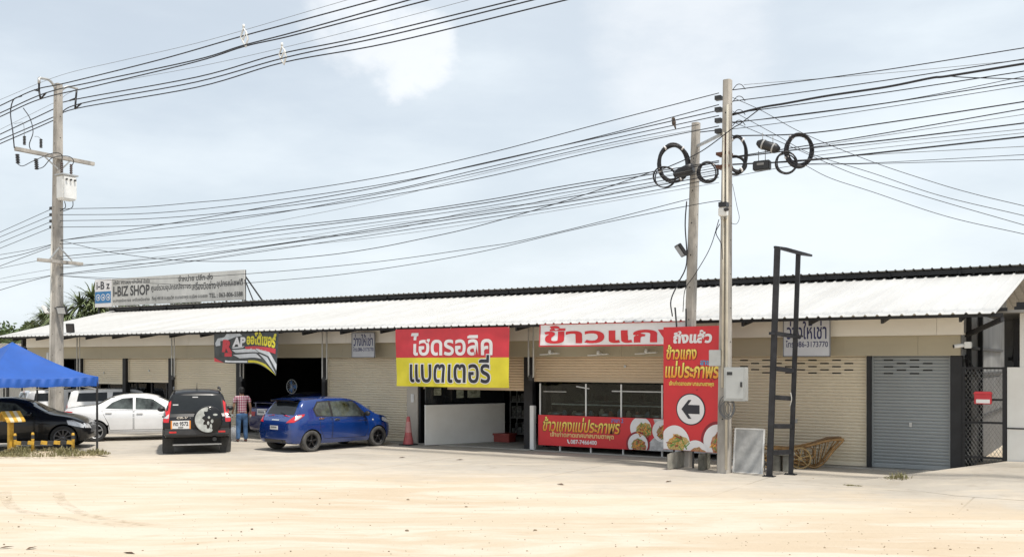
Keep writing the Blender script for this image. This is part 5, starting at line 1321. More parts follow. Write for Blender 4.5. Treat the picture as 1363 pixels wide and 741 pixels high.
part('printed_pattern', s, mat('silver_print2', (.42, .44, .42), .5, 0, .2, 8), cov, True)
xp = rear_plate(t, bv, .42, .80, .25, .11, PLATE, 'กต 9572', .06, LAMB)
s = MB(); h = bv.ray_cast(Vector((-4, .36, 1.02)), Vector((1, 0, 0)))[0]; s.text('CR-V', Vector((h.x - .05, .53, .955)), Vector((0, -1, 0)), UZ, 0, .28, 0, .055, 0, .03, .004, .3); s.box(h.x - .048, h.x - .03, .17, .19, .97, .98); part('lettering', s, CHROME, t, True)
s = MB(); s.box(.1, .16, -.62, .62, .24, .275); part('tow_bar', s, GALV, t, True)
s = MB(); s.tube([(.0, -.44, .40), (.5, -.44, .40)], .055, 12); part('exhaust', s, DKMETAL, t, True)
s = MB(); s.box(.2, 3.2, -.6, .6, .28, .44); part('underbody', s, WELL, t, True)
s = MB(); s.tube([(.75, .0, 1.69), (.6, .0, 1.90)], [.012, .004], 6); part('antenna', s, BLACKP, t, True)
s = MB(); s.bar((.10, .05, 1.12), (.13, .5, 1.15), .018); part('wiper', s, BLACKP, t, True)
s = MB(); s.box(.1, .16, .36, .60, 1.20, 1.30); part('window_vent', s, WELL, t, True, .02) if False else None

# --- sedans
WHT = mat('white_car_paint', (.76, .76, .76), .25, 0, .03, 3, coat=1.0)
DBLUE = mat('dark_blue_car_paint', (.010, .014, .075), .3, .2, .05, 3, coat=.8)
def sedan(paint, **k):
    d = dict(paint=paint, hw=.87, R=.315, wheels=(.95, 3.64), tw=.2, rimm=RIMS, spokes=5, tyre=TYRED, mirror=(3.02, .99),
    ctrl=[(0, .42, .72, .80, .66, .1), (.04, .32, .84, .93, .745, .12), (.12, .27, .90, 1.01, .80, .15), (.35, .24, .93, 1.06, .84, .2), (.7, .225, .93, 1.085, .86, .25), (.92, .22, .93, 1.11, .868, .3), (1.45, .21, .93, 1.345, .87, .36), (1.9, .20, .925, 1.425, .87, .37), (2.35, .20, .915, 1.43, .87, .37), (2.7, .20, .90, 1.375, .87, .37), (3.35, .20, .88, 1.07, .865, .3), (3.55, .20, .87, 1.0, .86, .25),
          (3.95, .21, .83, .93, .835, .2), (4.25, .225, .75, .84, .78, .15), (4.45, .27, .62, .72, .68, .1), (4.55, .34, .5, .56, .54, .1)],
    patches=[('side_window', 'R', [(1.22, 1.02), (2.02, .985), (2.02, 1.345), (1.72, 1.325), (1.42, 1.20)], CARGLASS2, .006, True), ('side_window', 'R', [(2.10, .985), (3.02, .955), (2.98, 1.02), (2.60, 1.30), (2.10, 1.35)], CARGLASS2, .006, True), ('side_window', 'R', [(3.06, .955), (3.24, .95), (3.08, 1.08)], CARGLASS, .006, True),
             ('rear_window', 'B', [(-.64, 1.13), (.64, 1.13), (.52, 1.36), (-.52, 1.36)], CARGLASS, .006, False), ('windscreen', 'F', [(-.66, 1.06), (.66, 1.06), (.53, 1.36), (-.53, 1.36)], CARGLASS, .006, False),
             ('tail_light', 'B', [(-.79, .78), (-.52, .80), (-.50, .92), (-.76, .95)], LRED, .012, True), ('tail_light', 'R', [(.06, .79), (.22, .82), (.30, .93), (.10, .95)], LRED, .012, True),
             ('headlight', 'R', [(4.0, .70), (4.38, .60), (4.40, .68), (4.12, .82), (3.95, .82)], LCLR, .01, True), ('headlight', 'F', [(-.70, .60), (-.46, .58), (-.46, .68), (-.68, .74)], LCLR, .01, True), ('grille', 'F', [(-.4, .5), (.4, .5), (.4, .64), (-.4, .64)], BLACKP, .008, False),
             ('side_skirt', 'R', [(1.35, .235), (3.25, .235), (3.25, .30), (1.35, .30)], paint, .02, True)],
    doors=[([(2.06, .36), (2.06, .94), (3.22, .91), (3.25, .6), (3.18, .36)], (2.22, .86)), ([(1.32, .55), (1.12, .95), (2.02, .945), (2.02, .36), (1.36, .36)], (1.32, .89))], handle_mat=paint)
    d.update(k); return d
hd = YAW + R(20)
cw = DP(127.5, 588, 30.2); cw.z = 0
t, bv = build_car('sedan_car', 'white sedan with silver five-spoke wheels between the blue tent and the black off-road wagon', 'car', place(cw, hd, .95, -.8), hd, sedan(WHT))
hd = YAW + R(13)
cw = DP(84, 598, 27.45); cw.z = 0
t, bv = build_car('sedan_car', 'glossy black sedan parked half under the blue tent, its front facing right', 'car', place(cw, hd, 3.86, -.8), hd, sedan(BLK, wheels=(1.0, 3.86), rimm=mat('dark_silver_alloy', (.14, .14, .15), .3, .7, .1, 3), spokes=10, R=.335, rim=.72, handle_mat=CHROME))
s = MB()
for k in (0, 1): s.tube([(3.05 + .0 * k, -.62 + k * 1.1, 1.0), (3.05, -.62 + k * 1.1, 1.0)], .01, 4) if False else None
hd = R(87)
cw = G(332.5, 583.5)
bsp = sedan(DBLUE, hw=.83, mirror_mat=BLK)
for k_, p_ in enumerate(bsp['patches']):
    if p_[0] == 'tail_light' and p_[1] == 'B': bsp['patches'][k_] = ('tail_light', 'B', [(-.72, .74), (-.38, .74), (-.38, .88), (-.74, .88)], mat('dark_red_lens', (.22, .01, .015), .2), .012, True)
bsp['patches'] += [('roof_skin', 'T', [(1.55, -.42), (2.6, -.42), (2.6, .42), (1.55, .42)], BLACKP, .006, False)]
t, bv = build_car('sedan_car', 'old dark blue sedan with black roof, its boot showing behind the metallic blue hatchback', 'car', place(cw, hd, 0.05, .70), hd, bsp)
rear_plate(t, bv, .08, .86, .19, .075, None, None, .03)
hit = bv.ray_cast(Vector((-4, .08, .95)), Vector((1, 0, 0)))[0]
s = MB(); s.box(hit.x - .035, hit.x - .01, -.16, .32, .945, .97); part('boot_trim', s, CHROME, t, True, .006)
s = MB(); s.grid([[Vector((.08, y, 1.17)) for y in (-.6, -.3, 0, .3, .6)], [Vector((.30, y, 1.19)) for y in (-.6, -.3, 0, .3, .6)]]); s.box(.10, .28, -.58, .58, 1.15, 1.165)
for y in (-.55, .55): s.box(.16, .24, y - .02, y + .02, 1.03, 1.16)
part('rear_spoiler', s, DBLUE, t, True)

# --- white pickups behind
def pickup(**k):
    d = dict(paint=WHT, hw=.86, R=.33, wheels=(.95, 3.75), tw=.2, rimm=RIMS, spokes=6, tyre=TYRED, mirror=(3.15, 1.08), crown=.02, group=None,
    ctrl=[(0, .5, .80, .90, .80, .06), (.03, .44, .95, 1.06, .845, .08), (.10, .42, .98, 1.30, .86, .12), (.17, .41, .99, 1.50, .86, .16), (.3, .40, .99, 1.555, .86, .18), (1.0, .38, .99, 1.58, .86, .18), (1.7, .36, .99, 1.60, .86, .2), (2.3, .35, .99, 1.59, .86, .24), (2.7, .35, .98, 1.52, .86, .28), (3.3, .35, .96, 1.10, .855, .25), (3.5, .35, .95, 1.04, .85, .2), (4.2, .38, .90, .98, .83, .15), (4.6, .42, .75, .85, .77, .1), (4.75, .48, .6, .66, .66, .1)],
    patches=[('rear_window', 'B', [(-.66, 1.08), (.66, 1.08), (.60, 1.46), (-.60, 1.46)], CARGLASS, .006, False), ('side_window', 'R', [(.35, 1.10), (1.45, 1.10), (1.45, 1.46), (.42, 1.44)], CARGLASS, .006, True), ('side_window', 'R', [(1.62, 1.06), (2.2, 1.06), (2.2, 1.47), (1.66, 1.47)], CARGLASS, .006, True),
             ('side_window', 'R', [(2.28, 1.06), (3.1, 1.04), (2.72, 1.42), (2.28, 1.47)], CARGLASS, .006, True), ('windscreen', 'F', [(-.65, 1.12), (.65, 1.12), (.56, 1.48), (-.56, 1.48)], CARGLASS, .006, False),
             ('tail_light', 'B', [(-.83, .75), (-.70, .75), (-.70, .98), (-.83, .98)], LRED, .012, True), ('brake_light', 'B', [(-.15, 1.49), (.15, 1.49), (.15, 1.52), (-.15, 1.52)], LRED, .008, False)],
    doors=[([(2.25, .45), (2.25, 1.02), (3.15, 1.0), (3.2, .5)], (2.36, .93))])
    d.update(k); return d
hd = YAW + R(24)
cw = DP(97, 566, 36.8); cw.z = 0
t, bv = build_car('pickup_truck', 'white pickup with dark canopy windows parked between the left pole and the white sedan roof', 'pickup truck', place(cw, hd, .2, 0), hd, pickup())
t.scale = (.95, .95, .91)
hd = YAW + R(38)
cw = DP(34, 566, 37.6); cw.z = 0
t, bv = build_car('pickup_truck', 'white pickup seen from behind under the blue tent, left of the concrete pole', 'pickup truck', place(cw, hd, .2, 0), hd, pickup(spokes=5))
t.scale = (.95, .95, .88)

# ------------------------------------------------------------------ tent
TENT = mat('blue_tent_fabric', (.012, .082, .36), .55, 0, .08, 1.5)
hz = lambda p, z: Vector((p.x, p.y, z))
cR, cB, cA, cC = DP(131, 500, 26.8), DP(50, 500, 29.2), DP(-22, 500, 24.5), DP(-98, 500, 26.9)
pk = (cR + cC) / 2
tent = thing('canopy_tent', 'bright blue pop-up canopy tent at the left edge over the black sedan', 'tent', (pk.x, pk.y, 0))
s = MB()
cs = [cR, cB, cC, cA]
for i in range(4):
    a, b = cs[i], cs[(i + 1) % 4]; rows = []
    for k in range(11):
        f_ = k / 10; zz = 2.06 + .95 * f_ ** 1.35; row = []
        for j in range(13):
            e = hz(a.lerp(b, j / 12), 0); sag = -.05 * math.sin(math.pi * j / 12) * (1 - f_)
            row.append(hz(e.lerp(hz(pk, 0), f_), zz + sag - .04 * math.sin(math.pi * j / 12) * math.sin(math.pi * f_)))
        rows.append(row)
    s.grid(rows, 0, True)
    n_ = (b - a).cross(UZ).normalized()
    s.grid([[hz(a.lerp(b, j / 24), 1.80 + .008 * math.sin(j * 1.1 + i)) + n_ * (.02 * math.sin(j * .9 + i)) for j in range(25)], [hz(a.lerp(b, j / 24), 2.06 - .05 * math.sin(math.pi * j / 24)) for j in range(25)]], 0, True)
part('canopy', s, TENT, tent)
for c in cs:
    s = MB(); q = c + (pk - c) * .015; s.bar(hz(q, 0), hz(q, 2.03), .042); s.box(q.x - .05, q.x + .05, q.y - .05, q.y + .05, 0, .012); part('leg', s, DKMETAL, tent)
s = MB()
for i in range(4):
    a, b = cs[i], cs[(i + 1) % 4]; m_ = a.lerp(b, .5); sh = lambda p: p + (pk - p) * .02
    s.bar(hz(sh(a), 1.98), hz(sh(m_), 1.72), .02); s.bar(hz(sh(m_), 1.72), hz(sh(b), 1.98), .02); s.bar(hz(sh(a), 1.72), hz(sh(m_), 1.98), .02); s.bar(hz(sh(m_), 1.98), hz(sh(b), 1.72), .02)
s.bar(hz(pk, 1.8), hz(pk, 2.98), .04)
part('truss', s, GALV, tent)

# ------------------------------------------------------------------ steel ladder frame, boards, blocks, cone
lb, rb_ = G(1024, 634), G(1052.5, 631.5)
lt, rt = lb + Vector((.16, .05, 4.92)), rb_ + Vector((.15, .05, 4.80))
lad = thing('ladder_frame', 'tall black steel ladder frame with rungs standing on the concrete in front of the shutter', 'ladder frame', tuple((lb + rb_) / 2))
IRON = mat('black_steel_channel', (.028, .028, .032), .5, .2, .3, 5)
for a, b, w in ((lb, lt, .125), (rb_, rt, .095)):
    s = MB(); s.bar(a, b, w, .07, up=(0, 1, 0)); part('upright', s, IRON, lad, bevel=.006)
    s = MB(); s.box(a.x - .12, a.x + .12, a.y - .1, a.y + .1, 0.004, .02)
    for dx in (-.09, .09): s.lathe([(.015, 0), (.015, .03)], (a.x + dx, a.y - .07, .02), (0, 0, 1), 8)
    part('base_plate', s, IRON, lad)
du = (rb_ - lb).normalized()
for py in (489.5, 528, 566.5, 602):
    f_ = (634 - py) / 306; s = MB(); s.bar(lb.lerp(lt, f_), rb_.lerp(rt, f_), .06, .10); part('rung', s, IRON, lad)
f_ = (634 - 443) / 306; p, q = lb.lerp(lt, f_) - du * .12, rb_.lerp(rt, f_) + du * .1
s = MB(); s.bar(p, q, .09, .06); s.bar(p + Vector((0, .3, .03)), q + Vector((0, .3, .03)), .04, .04); part('bracket', s, IRON, lad)
s = MB(); a, b = lt + Vector((-.06, 0, 0)), rt + Vector((.05, 0, 0)); bk = Vector((.12, .42, 0))
for u, v in ((a, b), (a + bk, b + bk), (a, a + bk), (b, b + bk)): s.bar(u, v, .05, .045)
part('top_ring', s, IRON, lad)
s = MB(); f_ = (634 - 520) / 306; p = lb.lerp(lt, f_).lerp(rb_.lerp(rt, f_), .9) - Vector((0, .06, 0)); s.tube(smooth_path([p, p + Vector((.02, -.01, -.15)), p + Vector((-.02, 0, -.3))], 4), .012, 5); part('rag', s, PVC, lad)

s = MB(); c = G(1041, 627); s.box(c.x - .20, c.x - .04, c.y - .05, c.y + .2, 0, .36); s.box(c.x + .02, c.x + .16, c.y - .04, c.y + .2, 0, .36); s.box(c.x - .24, c.x + .22, c.y - .08, c.y + .24, .36, .43)
solo('concrete_block', s, CONCD, 'small concrete stool block standing between the uprights of the black ladder frame', 'concrete block', 'concrete blocks by the poles', bevel=.012)
s = MB(); O_ = pL.lerp(pR, .02); O1 = pL.lerp(pR, .60); tt = (O_ + O1) / 2; tt.z = .19
s.obox(tt - N_ * -.02, U * ((O1 - O_).length / 2), N_ * .2, (0, 0, .192)); 
solo('concrete_block', s, CONCD, 'wide stained concrete block under the left of the arrow sign', 'concrete block', 'concrete blocks by the poles', bevel=.02)
s = MB(); tt = pL.lerp(pR, .74); tt.z = .19; s.obox(tt, U * .17, N_ * .15, (0, 0, .19))
solo('concrete_block', s, mat('dark_concrete', (.22, .215, .18), .9, 0, .3, 5, bump=.3), 'narrow dark concrete block under the right half of the arrow sign', 'concrete block', 'concrete blocks by the poles', bevel=.02)  # darker concrete than the wide block beside it
for k in (.15, .5, .93):
    s = MB(); q = pL.lerp(pR, k) - N_ * .1; s.bar((q.x, q.y, 0), (q.x, q.y, pL.z + .3), .035); part('leg', s, DKMETAL, as_)

b0, b1 = G(975, 628.5), G(1013, 631); b1.y = b0.y = b0.y + .05; hgt = .97; ln = Vector((0, .16, hgt)); up = ln.normalized(); nb = Vector((0, -up.z, up.y))
wb = thing('board', 'dirty white framed board leaning beside the pole with the meter box', 'board', tuple((b0 + b1) / 2))
s = MB(); s.obox((b0 + b1) / 2 + ln / 2, Vector(((b1.x - b0.x) / 2, 0, 0)), ln / 2, nb * .008); part('panel', s, mat('dirty_white_panel', (.46, .46, .45), .6, 0, .18, 3, bump=.05), wb)
s = MB()
for a, b in ((b0, b0 + ln), (b1, b1 + ln), (b0, b1), (b0 + ln, b1 + ln)): s.bar(a, b, .035, .035)
part('frame', s, WHITEP, wb)
s = MB()
for p in (b0.lerp(b1, .1), b0.lerp(b1, .9)): s.bar(p + ln * .85, p + Vector((0, .42, 0)), .03)
part('prop', s, GALV, wb)

c = G(543.5, 592); s = MB(); s.lathe([(.165, .03), (.15, .07), (.155, .09), (.11, .30), (.075, .58), (.05, .83), (.03, .85), (.0001, .85)], (c.x, c.y, 0), (0, 0, 1), 24)
cone = thing('traffic_cone', 'faded red traffic cone with a black base beside the cream pillar', 'cone', tuple(c))
part('cone', s, mat('faded_red_plastic', (.55, .13, .13), .6, 0, .2, 5), cone)
s = MB(); s.lathe([(.103, .38), (.067, .70)], (c.x, c.y, 0), (0, 0, 1), 24, 0, True, False); s.v = [Vector((c.x + (p.x - c.x) * 1.03, c.y + (p.y - c.y) * 1.03, p.z)) for p in s.v]; part('band', s, mat('pink_band', (.62, .30, .28), .5), cone)
s = MB(); s.box(c.x - .21, c.x + .21, c.y - .21, c.y + .21, .004, .035); part('base', s, BLACKP, cone, bevel=.01)

# ------------------------------------------------------------------ rattan cart
WOODC = mat('varnished_bamboo', (.36, .20, .07), .45, 0, .3, 9)
cc = G(1066, 623.5); u = Vector((math.cos(R(20)), math.sin(R(20)), 0)); v = Vector((-u.y, u.x, 0))
cart = thing('rattan_cart', 'ornamental bamboo cart with spoked wheels against the closed beige shutter', 'cart', tuple(cc))
L_ = lambda a, z, b=0: cc + u * a + v * b + UZ * z
for a, b in ((-.02, -.02), (-.86, .0), (-.02, .56), (-.86, .58)):
    s = MB(); rr = .235; s.tube([L_(a + rr * math.cos(6.2832 * i / 24), rr + .01 + rr * math.sin(6.2832 * i / 24), b) for i in range(24)], .022, 6, closed=True)
    for i in range(6): s.bar(L_(a, rr + .01, b), L_(a + rr * math.cos(1.047 * i + .3), rr + .01 + rr * math.sin(1.047 * i + .3), b), .02)
    s.lathe([(.04, -.03), (.04, .03)], L_(a, rr + .01, b), v, 10); part('wheel', s, mat('pale_bamboo', (.46, .31, .13), .5, 0, .25, 9), cart)
for b in (.03, .5):
    s = MB()
    top = [(-1.05, .44), (-.6, .46), (-.2, .45), (.25, .55), (.62, .66), (.95, .69)]; bot = [(-1.0, .2), (-.4, .18), (.05, .1), (.28, .035), (.48, .12), (.70, .40), (.95, .68)]
    s.tube(smooth_path([L_(a, z, b) for a, z in top], 5), .03, 6); s.tube(smooth_path([L_(a, z, b) for a, z in bot], 5), .026, 6)
    for i in range(11):
        f_ = i / 10; P, Q = smooth_path([L_(a, z, b) for a, z in top], 5), smooth_path([L_(a, z, b) for a, z in bot], 5); s.tube([P[int(f_ * 23)], Q[int(f_ * 23)]], .013, 5)
    s.tube([L_(.1 + .22 * math.cos(6.28 * i / 14), .36 + .16 * math.sin(6.28 * i / 14), b) for i in range(14)], .016, 5, closed=True)
    part('side_rail', s, WOODC, cart)
s = MB()
for k in range(12):
    a = -1.0 + k * .1; s.bar(L_(a, .24, .03), L_(a, .24, .5), .06, .02)
s.grid([[L_(a, z + .03, .03) for a, z in ((.1, .42), (.3, .56), (.62, .68), (.9, .70))], [L_(a, z + .03, .5) for a, z in ((.1, .42), (.3, .56), (.62, .68), (.9, .70))]])
part('bed', s, mat('dark_bamboo_slats', (.22, .11, .04), .5, 0, .35, 14), cart)
s = MB(); s.tube([L_(-.02, .245, -.04), L_(-.02, .245, .58)], .02, 6); s.tube([L_(-.86, .245, -.04), L_(-.86, .245, .58)], .02, 6); part('axle', s, WOODC, cart)

# ------------------------------------------------------------------ right-hand corner: gate, mailbox, neighbour
gx0, gx1, gy = -2.98, -2.12, 23.46
gate = thing('mesh_gate', 'narrow black steel gate of diamond wire mesh at the right end of the shops', 'gate', ((gx0 + gx1) / 2, gy, .15))
zt_ = V(1310, 488, gy).z; s = MB()
s.box(gx0, gx0 + .05, gy - .025, gy + .025, .13, zt_); s.box(gx1 - .07, gx1, gy - .025, gy + .025, .33, zt_)
for z in (.36, 1.12, 1.62, zt_ - .05): s.box(gx0 + .05, gx1 - .07, gy - .02, gy + .02, z, z + .045)
part('gate_frame', s, BLACKST, gate)
s = MB(); k = gx0 - 2.6
while k < gx1:
    for sg in (1, -1):
        a0, z0_, z1_ = k, .2, zt_ - .05
        xa, xb = (a0, a0 + (z1_ - z0_) * .62) if sg > 0 else (a0 + (z1_ - z0_) * .62, a0)
        t0, t1 = 0.0, 1.0
        d_ = xb - xa
        ta, tb = (gx0 + .05 - xa) / d_, (gx1 - .07 - xa) / d_
        t0, t1 = max(0, min(ta, tb)), min(1, max(ta, tb))
        if t1 > t0: s.tube([(xa + d_ * t0, gy + .01 * sg, z0_ + (z1_ - z0_) * t0), (xa + d_ * t1, gy + .01 * sg, z0_ + (z1_ - z0_) * t1)], .0055, 4)
    k += .075
part('wire_mesh', s, mat('galvanised_wire', (.30, .30, .29), .5, .4), gate)
s = MB(); a, b = V(1297, 537, gy - .1), V(1320, 524, gy - .1); s.box(a.x, b.x, gy - .16, gy - .03, a.z, b.z)
pr_ = MB(); mbx_ = solo('mailbox', s, REDV, 'red mailbox with a white front hung on the wire mesh gate', 'mailbox', bevel=.01)
s = MB(); s.box(a.x + .04, b.x - .03, gy - .168, gy - .16, a.z + .02, a.z + .10); part('front_label', s, WHITEP, mbx_)
s = MB(); s.prism([(-.02, 0), (b.x - a.x + .02, 0), (b.x - a.x - .02, .05), (.02, .05)], (a.x, gy - .18, b.z), (1, 0, 0), (0, 0, 1), (0, .17, 0)); part('lid', s, REDV, mbx_)
s = MB(); wz = V(1350, 488.5, 23.5).z; s.box(-2.10, 9, 23.46, 23.62, -.1, wz); 
wl_ = thing('boundary_wall', 'plain white rendered boundary wall at the right edge beside the mesh gate', 'wall', (3, 23.54, 0)); part('wall', s, WHITEW, wl_)
s = MB(); s.box(-2.098, 9, 23.445, 23.46, 1.02, 1.05); part('groove', s, DKMETAL, wl_)
s = MB(); zc_ = V(1360, 412, 23.5).z; s.box(-1.86, -1.62, 23.48, 23.7, wz, zc_); part('post', s, WHITEW, wl_)
s = MB(); s.box(-1.96, -1.5, 23.4, 23.8, zc_, zc_ + .07); s.box(-1.92, -1.55, 23.42, 23.76, zc_ + .07, zc_ + .16); part('post_cap', s, BLACKST, wl_)
nb_ = thing('lean_to_shed', 'grey sheet-metal shed with black steel posts seen beyond the mesh gate', 'shed', (0, 26, 0))
s = MB(); x = -2.5
while x < 8:
    s.box(x, x + .20, 27.2, 27.24, 0, 3.62); s.box(x + .2, x + .24, 27.18, 27.2, 0, 3.62); x += .24
part('sheet_wall', s, mat('mid_grey_sheet', (.2, .2, .2), .5, 0, .15, 1), nb_)
s = MB()
for x in (-2.05, -.6, 2, 5): s.box(x, x + .1, 24.3, 24.4, .2, 3.42)
s.box(-2.05, 8, 24.28, 24.42, 3.3, 3.42); s.box(-2.4, 8, 27.08, 27.16, 2.1, 2.2); s.box(-2.4, 8, 27.08, 27.16, 2.5, 2.58); s.box(-2.4, 8, 27.08, 27.16, 1.2, 1.28)
for x in (-1.3, 1.5): s.box(x, x + .09, 27.0, 27.12, 0, 3.6)
s.bar((-2.05, 24.4, 2.5), (-2.2, 27, 3.2), .07); s.bar((-2.02, 24.36, 2.25), (-2.02, 27, 2.25), .08, .06); s.bar((-2.02, 24.36, 1.9), (-2.02, 27, 1.9), .08, .06)
part('steel_frame', s, BLACKST, nb_)
s = MB(); s.box(-2.66, 8, 23.12, 27.3, 3.50, 3.56); part('roof', s, ROOFD, nb_)  # roof sheet added to shade the ground behind the gate
s = MB(); c = V(1281, 459.5, 23.0)
t = thing('security_camera', 'white bullet security camera under the eave at the right end of the shop row', 'camera', (c.x + .12, 23.4, c.z))
s.tube([(c.x - .16, 22.95, c.z - .02), (c.x + .04, 23.05, c.z + .01)], .045, 12); part('barrel', s, WHITEP, t)
s = MB(); s.box(c.x + .03, c.x + .17, 23.0, 23.2, c.z - .06, c.z + .08); s.bar((c.x + .1, 23.15, c.z), (c.x + .05, 23.42, c.z), .05); part('mounting_box', s, WHITEP, t, bevel=.012)
s = MB(); s.tube([(c.x - .165, 22.948, c.z - .02), (c.x - .175, 22.943, c.z - .021)], .038, 12); part('lens', s, BLACKP, t)

# ------------------------------------------------------------------ left foreground: yellow post box, striped barrier, weeds
YEL = mat('yellow_road_paint', (.62, .36, .04), .6, 0, .2, 8)
pp = DP(14, 607, 25.5); pp.z = 0; t = thing('spirit_post', 'yellow post with a small striped gable roof at the left edge before the black sedan', 'post', tuple(pp))
s = MB(); s.box(pp.x - .058, pp.x + .058, pp.y - .058, pp.y + .058, 0, .98); part('post', s, YEL, t, bevel=.008)
cu, cv_ = Vector((CS, SN, 0)), Vector((-SN, CS, 0)); ax = (cu * .55 + cv_ * .83).normalized(); ay = Vector((ax.y, -ax.x, 0)); pz = pp + UZ * 1.18
s = MB()
for sg in (1, -1):
    for k in range(5):
        a0, a1 = -.25 + .1 * k, -.25 + .1 * (k + 1)
        q = [pz + ax * a0, pz + ax * a1, pz + ax * a1 + ay * sg * .27 - UZ * .25, pz + ax * a0 + ay * sg * .27 - UZ * .25]
        s.add(q + [p - UZ * .03 for p in q], [(0, 1, 2, 3), (7, 6, 5, 4), (0, 4, 5, 1), (1, 5, 6, 2), (2, 6, 7, 3), (3, 7, 4, 0)], k % 2)
part('gable_roof', s, [YEL, mat('cream_paint', (.62, .55, .40), .6)], t)
s = MB(); s.add([pz + ax * -.22 - UZ * .04, pz + ax * -.22 + ay * .24 - UZ * .25, pz + ax * -.22 - ay * .24 - UZ * .25], [(0, 1, 2), (2, 1, 0)]); s.add([pz + ax * .22 - UZ * .04, pz + ax * .22 + ay * .24 - UZ * .25, pz + ax * .22 - ay * .24 - UZ * .25], [(0, 1, 2), (2, 1, 0)]); part('gable_end', s, YEL, t)
ba, bb = DP(20, 607, 25.45), DP(98, 607, 25.65); ba.z = bb.z = 0
t = thing('striped_barrier', 'low yellow and black striped barrier rail in the weeds before the black sedan', 'barrier', tuple((ba + bb) / 2))
s = MB(); n = 9
for k in range(n): s.bar(ba.lerp(bb, k / n) + UZ * .36, ba.lerp(bb, (k + 1) / n) + UZ * .34, .08, .09, (k % 2))
part('rail', s, [YEL, mat('faded_black_paint', (.04, .04, .04), .7)], t)
for k, h_ in ((0.0, .60), (.30, .62), (.99, .60)):
    p = ba.lerp(bb, k) - cv_ * .0; s = MB(); s.lathe([(.04, 0), (.04, h_ - .04), (.03, h_), (.0001, h_ + .005)], p, (0, 0, 1), 12); pb = part('bollard', s, YEL, t)
    s = MB(); s.lathe([(.042, h_ - .16), (.042, h_ - .06)], p, (0, 0, 1), 12, 0, True, False); part('stripe', s, mat('faded_black_paint', (.04, .04, .04)), pb)
DRYG = mat('dry_grass', (.30, .25, .14), .9, 0, .3, 2, col2=(.15, .155, .06))
def blades(mb, c, rad, n, h, rnd, squash=1.0, ex=None):
    ex = ex or Vector((1, 0, 0)); ey = Vector((-ex.y, ex.x, 0))
    for _ in range(n):
        a, q = rnd.uniform(0, 6.283), rad * math.sqrt(rnd.random()); p = c + ex * (q * math.cos(a)) + ey * (q * math.sin(a) * squash)
        hh = h * rnd.uniform(.35, 1.0) * (.35 + .75 * abs(math.sin(p.x * 2.3 + 1) * math.sin(p.y * 3.1 + p.x * 1.3))) * (1 - .6 * (q / rad) ** 2); t_ = rnd.uniform(0, 6.283); le = Vector((math.cos(t_), math.sin(t_), 0)) * hh * rnd.uniform(.1, .9); w = Vector((-le.y, le.x, 0)).normalized() * rnd.uniform(.006, .014)
        m_ = p + le * .4 + UZ * hh * .7; e_ = p + le + UZ * hh * rnd.uniform(.6, 1)
        mb.add([p - w, p + w, m_ + w * .7, m_ - w * .7, e_], [(0, 1, 2, 3), (3, 2, 4)])
rnd = random.Random(11); mc = ba.lerp(bb, .55) - cv_ * .15
s = MB(); rows = []
for i in range(9):
    q = i / 8; rows.append([mc + cu * (1.75 * q * math.cos(6.2832 * j / 28) * (1 + .1 * math.sin(j * 2.2))) + cv_ * (.75 * q * math.sin(6.2832 * j / 28)) + UZ * (.13 * (1 - q * q) + .02 * math.sin(j * 3 + i) * (1 - q) - .005) for j in range(29)])
s.grid(rows, 0, True, True); structure('dirt_mound', s, M_SAND)
s = MB(); blades(s, mc, 1.7, 2600, .34, rnd, .42, cu); blades(s, ba - cv_ * .2, .8, 500, .3, rnd, .6, cu)
s.v = [Vector((p.x, p.y, p.z + .06)) for p in s.v]; structure('dry_grass', s, DRYG, 'stuff')
for px, py, rd, hh, lb in ((1190, 641, .38, .30, 'dry weed tuft on the concrete in front of the grey shutter'), (1283, 630, .3, .26, 'low green weed tuft at the foot of the black mesh gate'), (1135, 646, .2, .08, 'small flat patch of dry weed near the ramp edge')):
    s = MB(); blades(s, G(px, py), rd, int(260 * rd / .3), hh, rnd, .7); solo('weed_tuft', s, DRYG if '1283' not in str(px) else mat('green_weed', (.12, .17, .05), .8, 0, .3, 4), lb, 'weed')
s = MB()
for _ in range(130):                                 # grit and small stones on the yard
    px, py = rnd.uniform(-30, 1400), 612 + 128 * rnd.random() ** .8; p = G(px, py); r_ = rnd.uniform(.006, .018) * (1 if rnd.random() < .93 else 1.7)
    s.ball(p + UZ * (gz(p.x, p.y) + r_ * .25), r_, 0, 5, (1.2, .9, .6))
for _ in range(500):
    p = G(rnd.uniform(-30, 1400), 640 + 105 * rnd.random() ** .7); r_ = rnd.uniform(.004, .010); s.ball(p + UZ * (gz(p.x, p.y) + r_ * .2), r_, 0, 4, (1.2, .9, .7))
structure('pebbles', s, mat('brown_pebble', (.32, .25, .17), .9, 0, .4, 1), 'stuff')
LEAFD = mat('dead_leaf', (.12, .06, .03), .8, 0, .3, 9)
for i, (px, py) in enumerate(((8, 733), (42, 733), (172, 732), (612, 612), (535, 609), (890, 641), (746, 645))):
    p = G(px, py) + UZ * .012; s = MB(); a = rnd.uniform(0, 3); d1 = Vector((math.cos(a), math.sin(a), 0)); d2 = Vector((-d1.y, d1.x, .25)); k = .11
    p.z += gz(p.x, p.y)
    s.add([p - d1 * k, p + d2 * k * .35, p + d1 * k, p - d2 * k * .35 + UZ * .03], [(0, 1, 2), (0, 2, 3)])
    solo('dead_leaf', s, LEAFD, 'brown dead leaf lying flat on the open yard', 'leaf', 'dead leaves scattered on the yard')

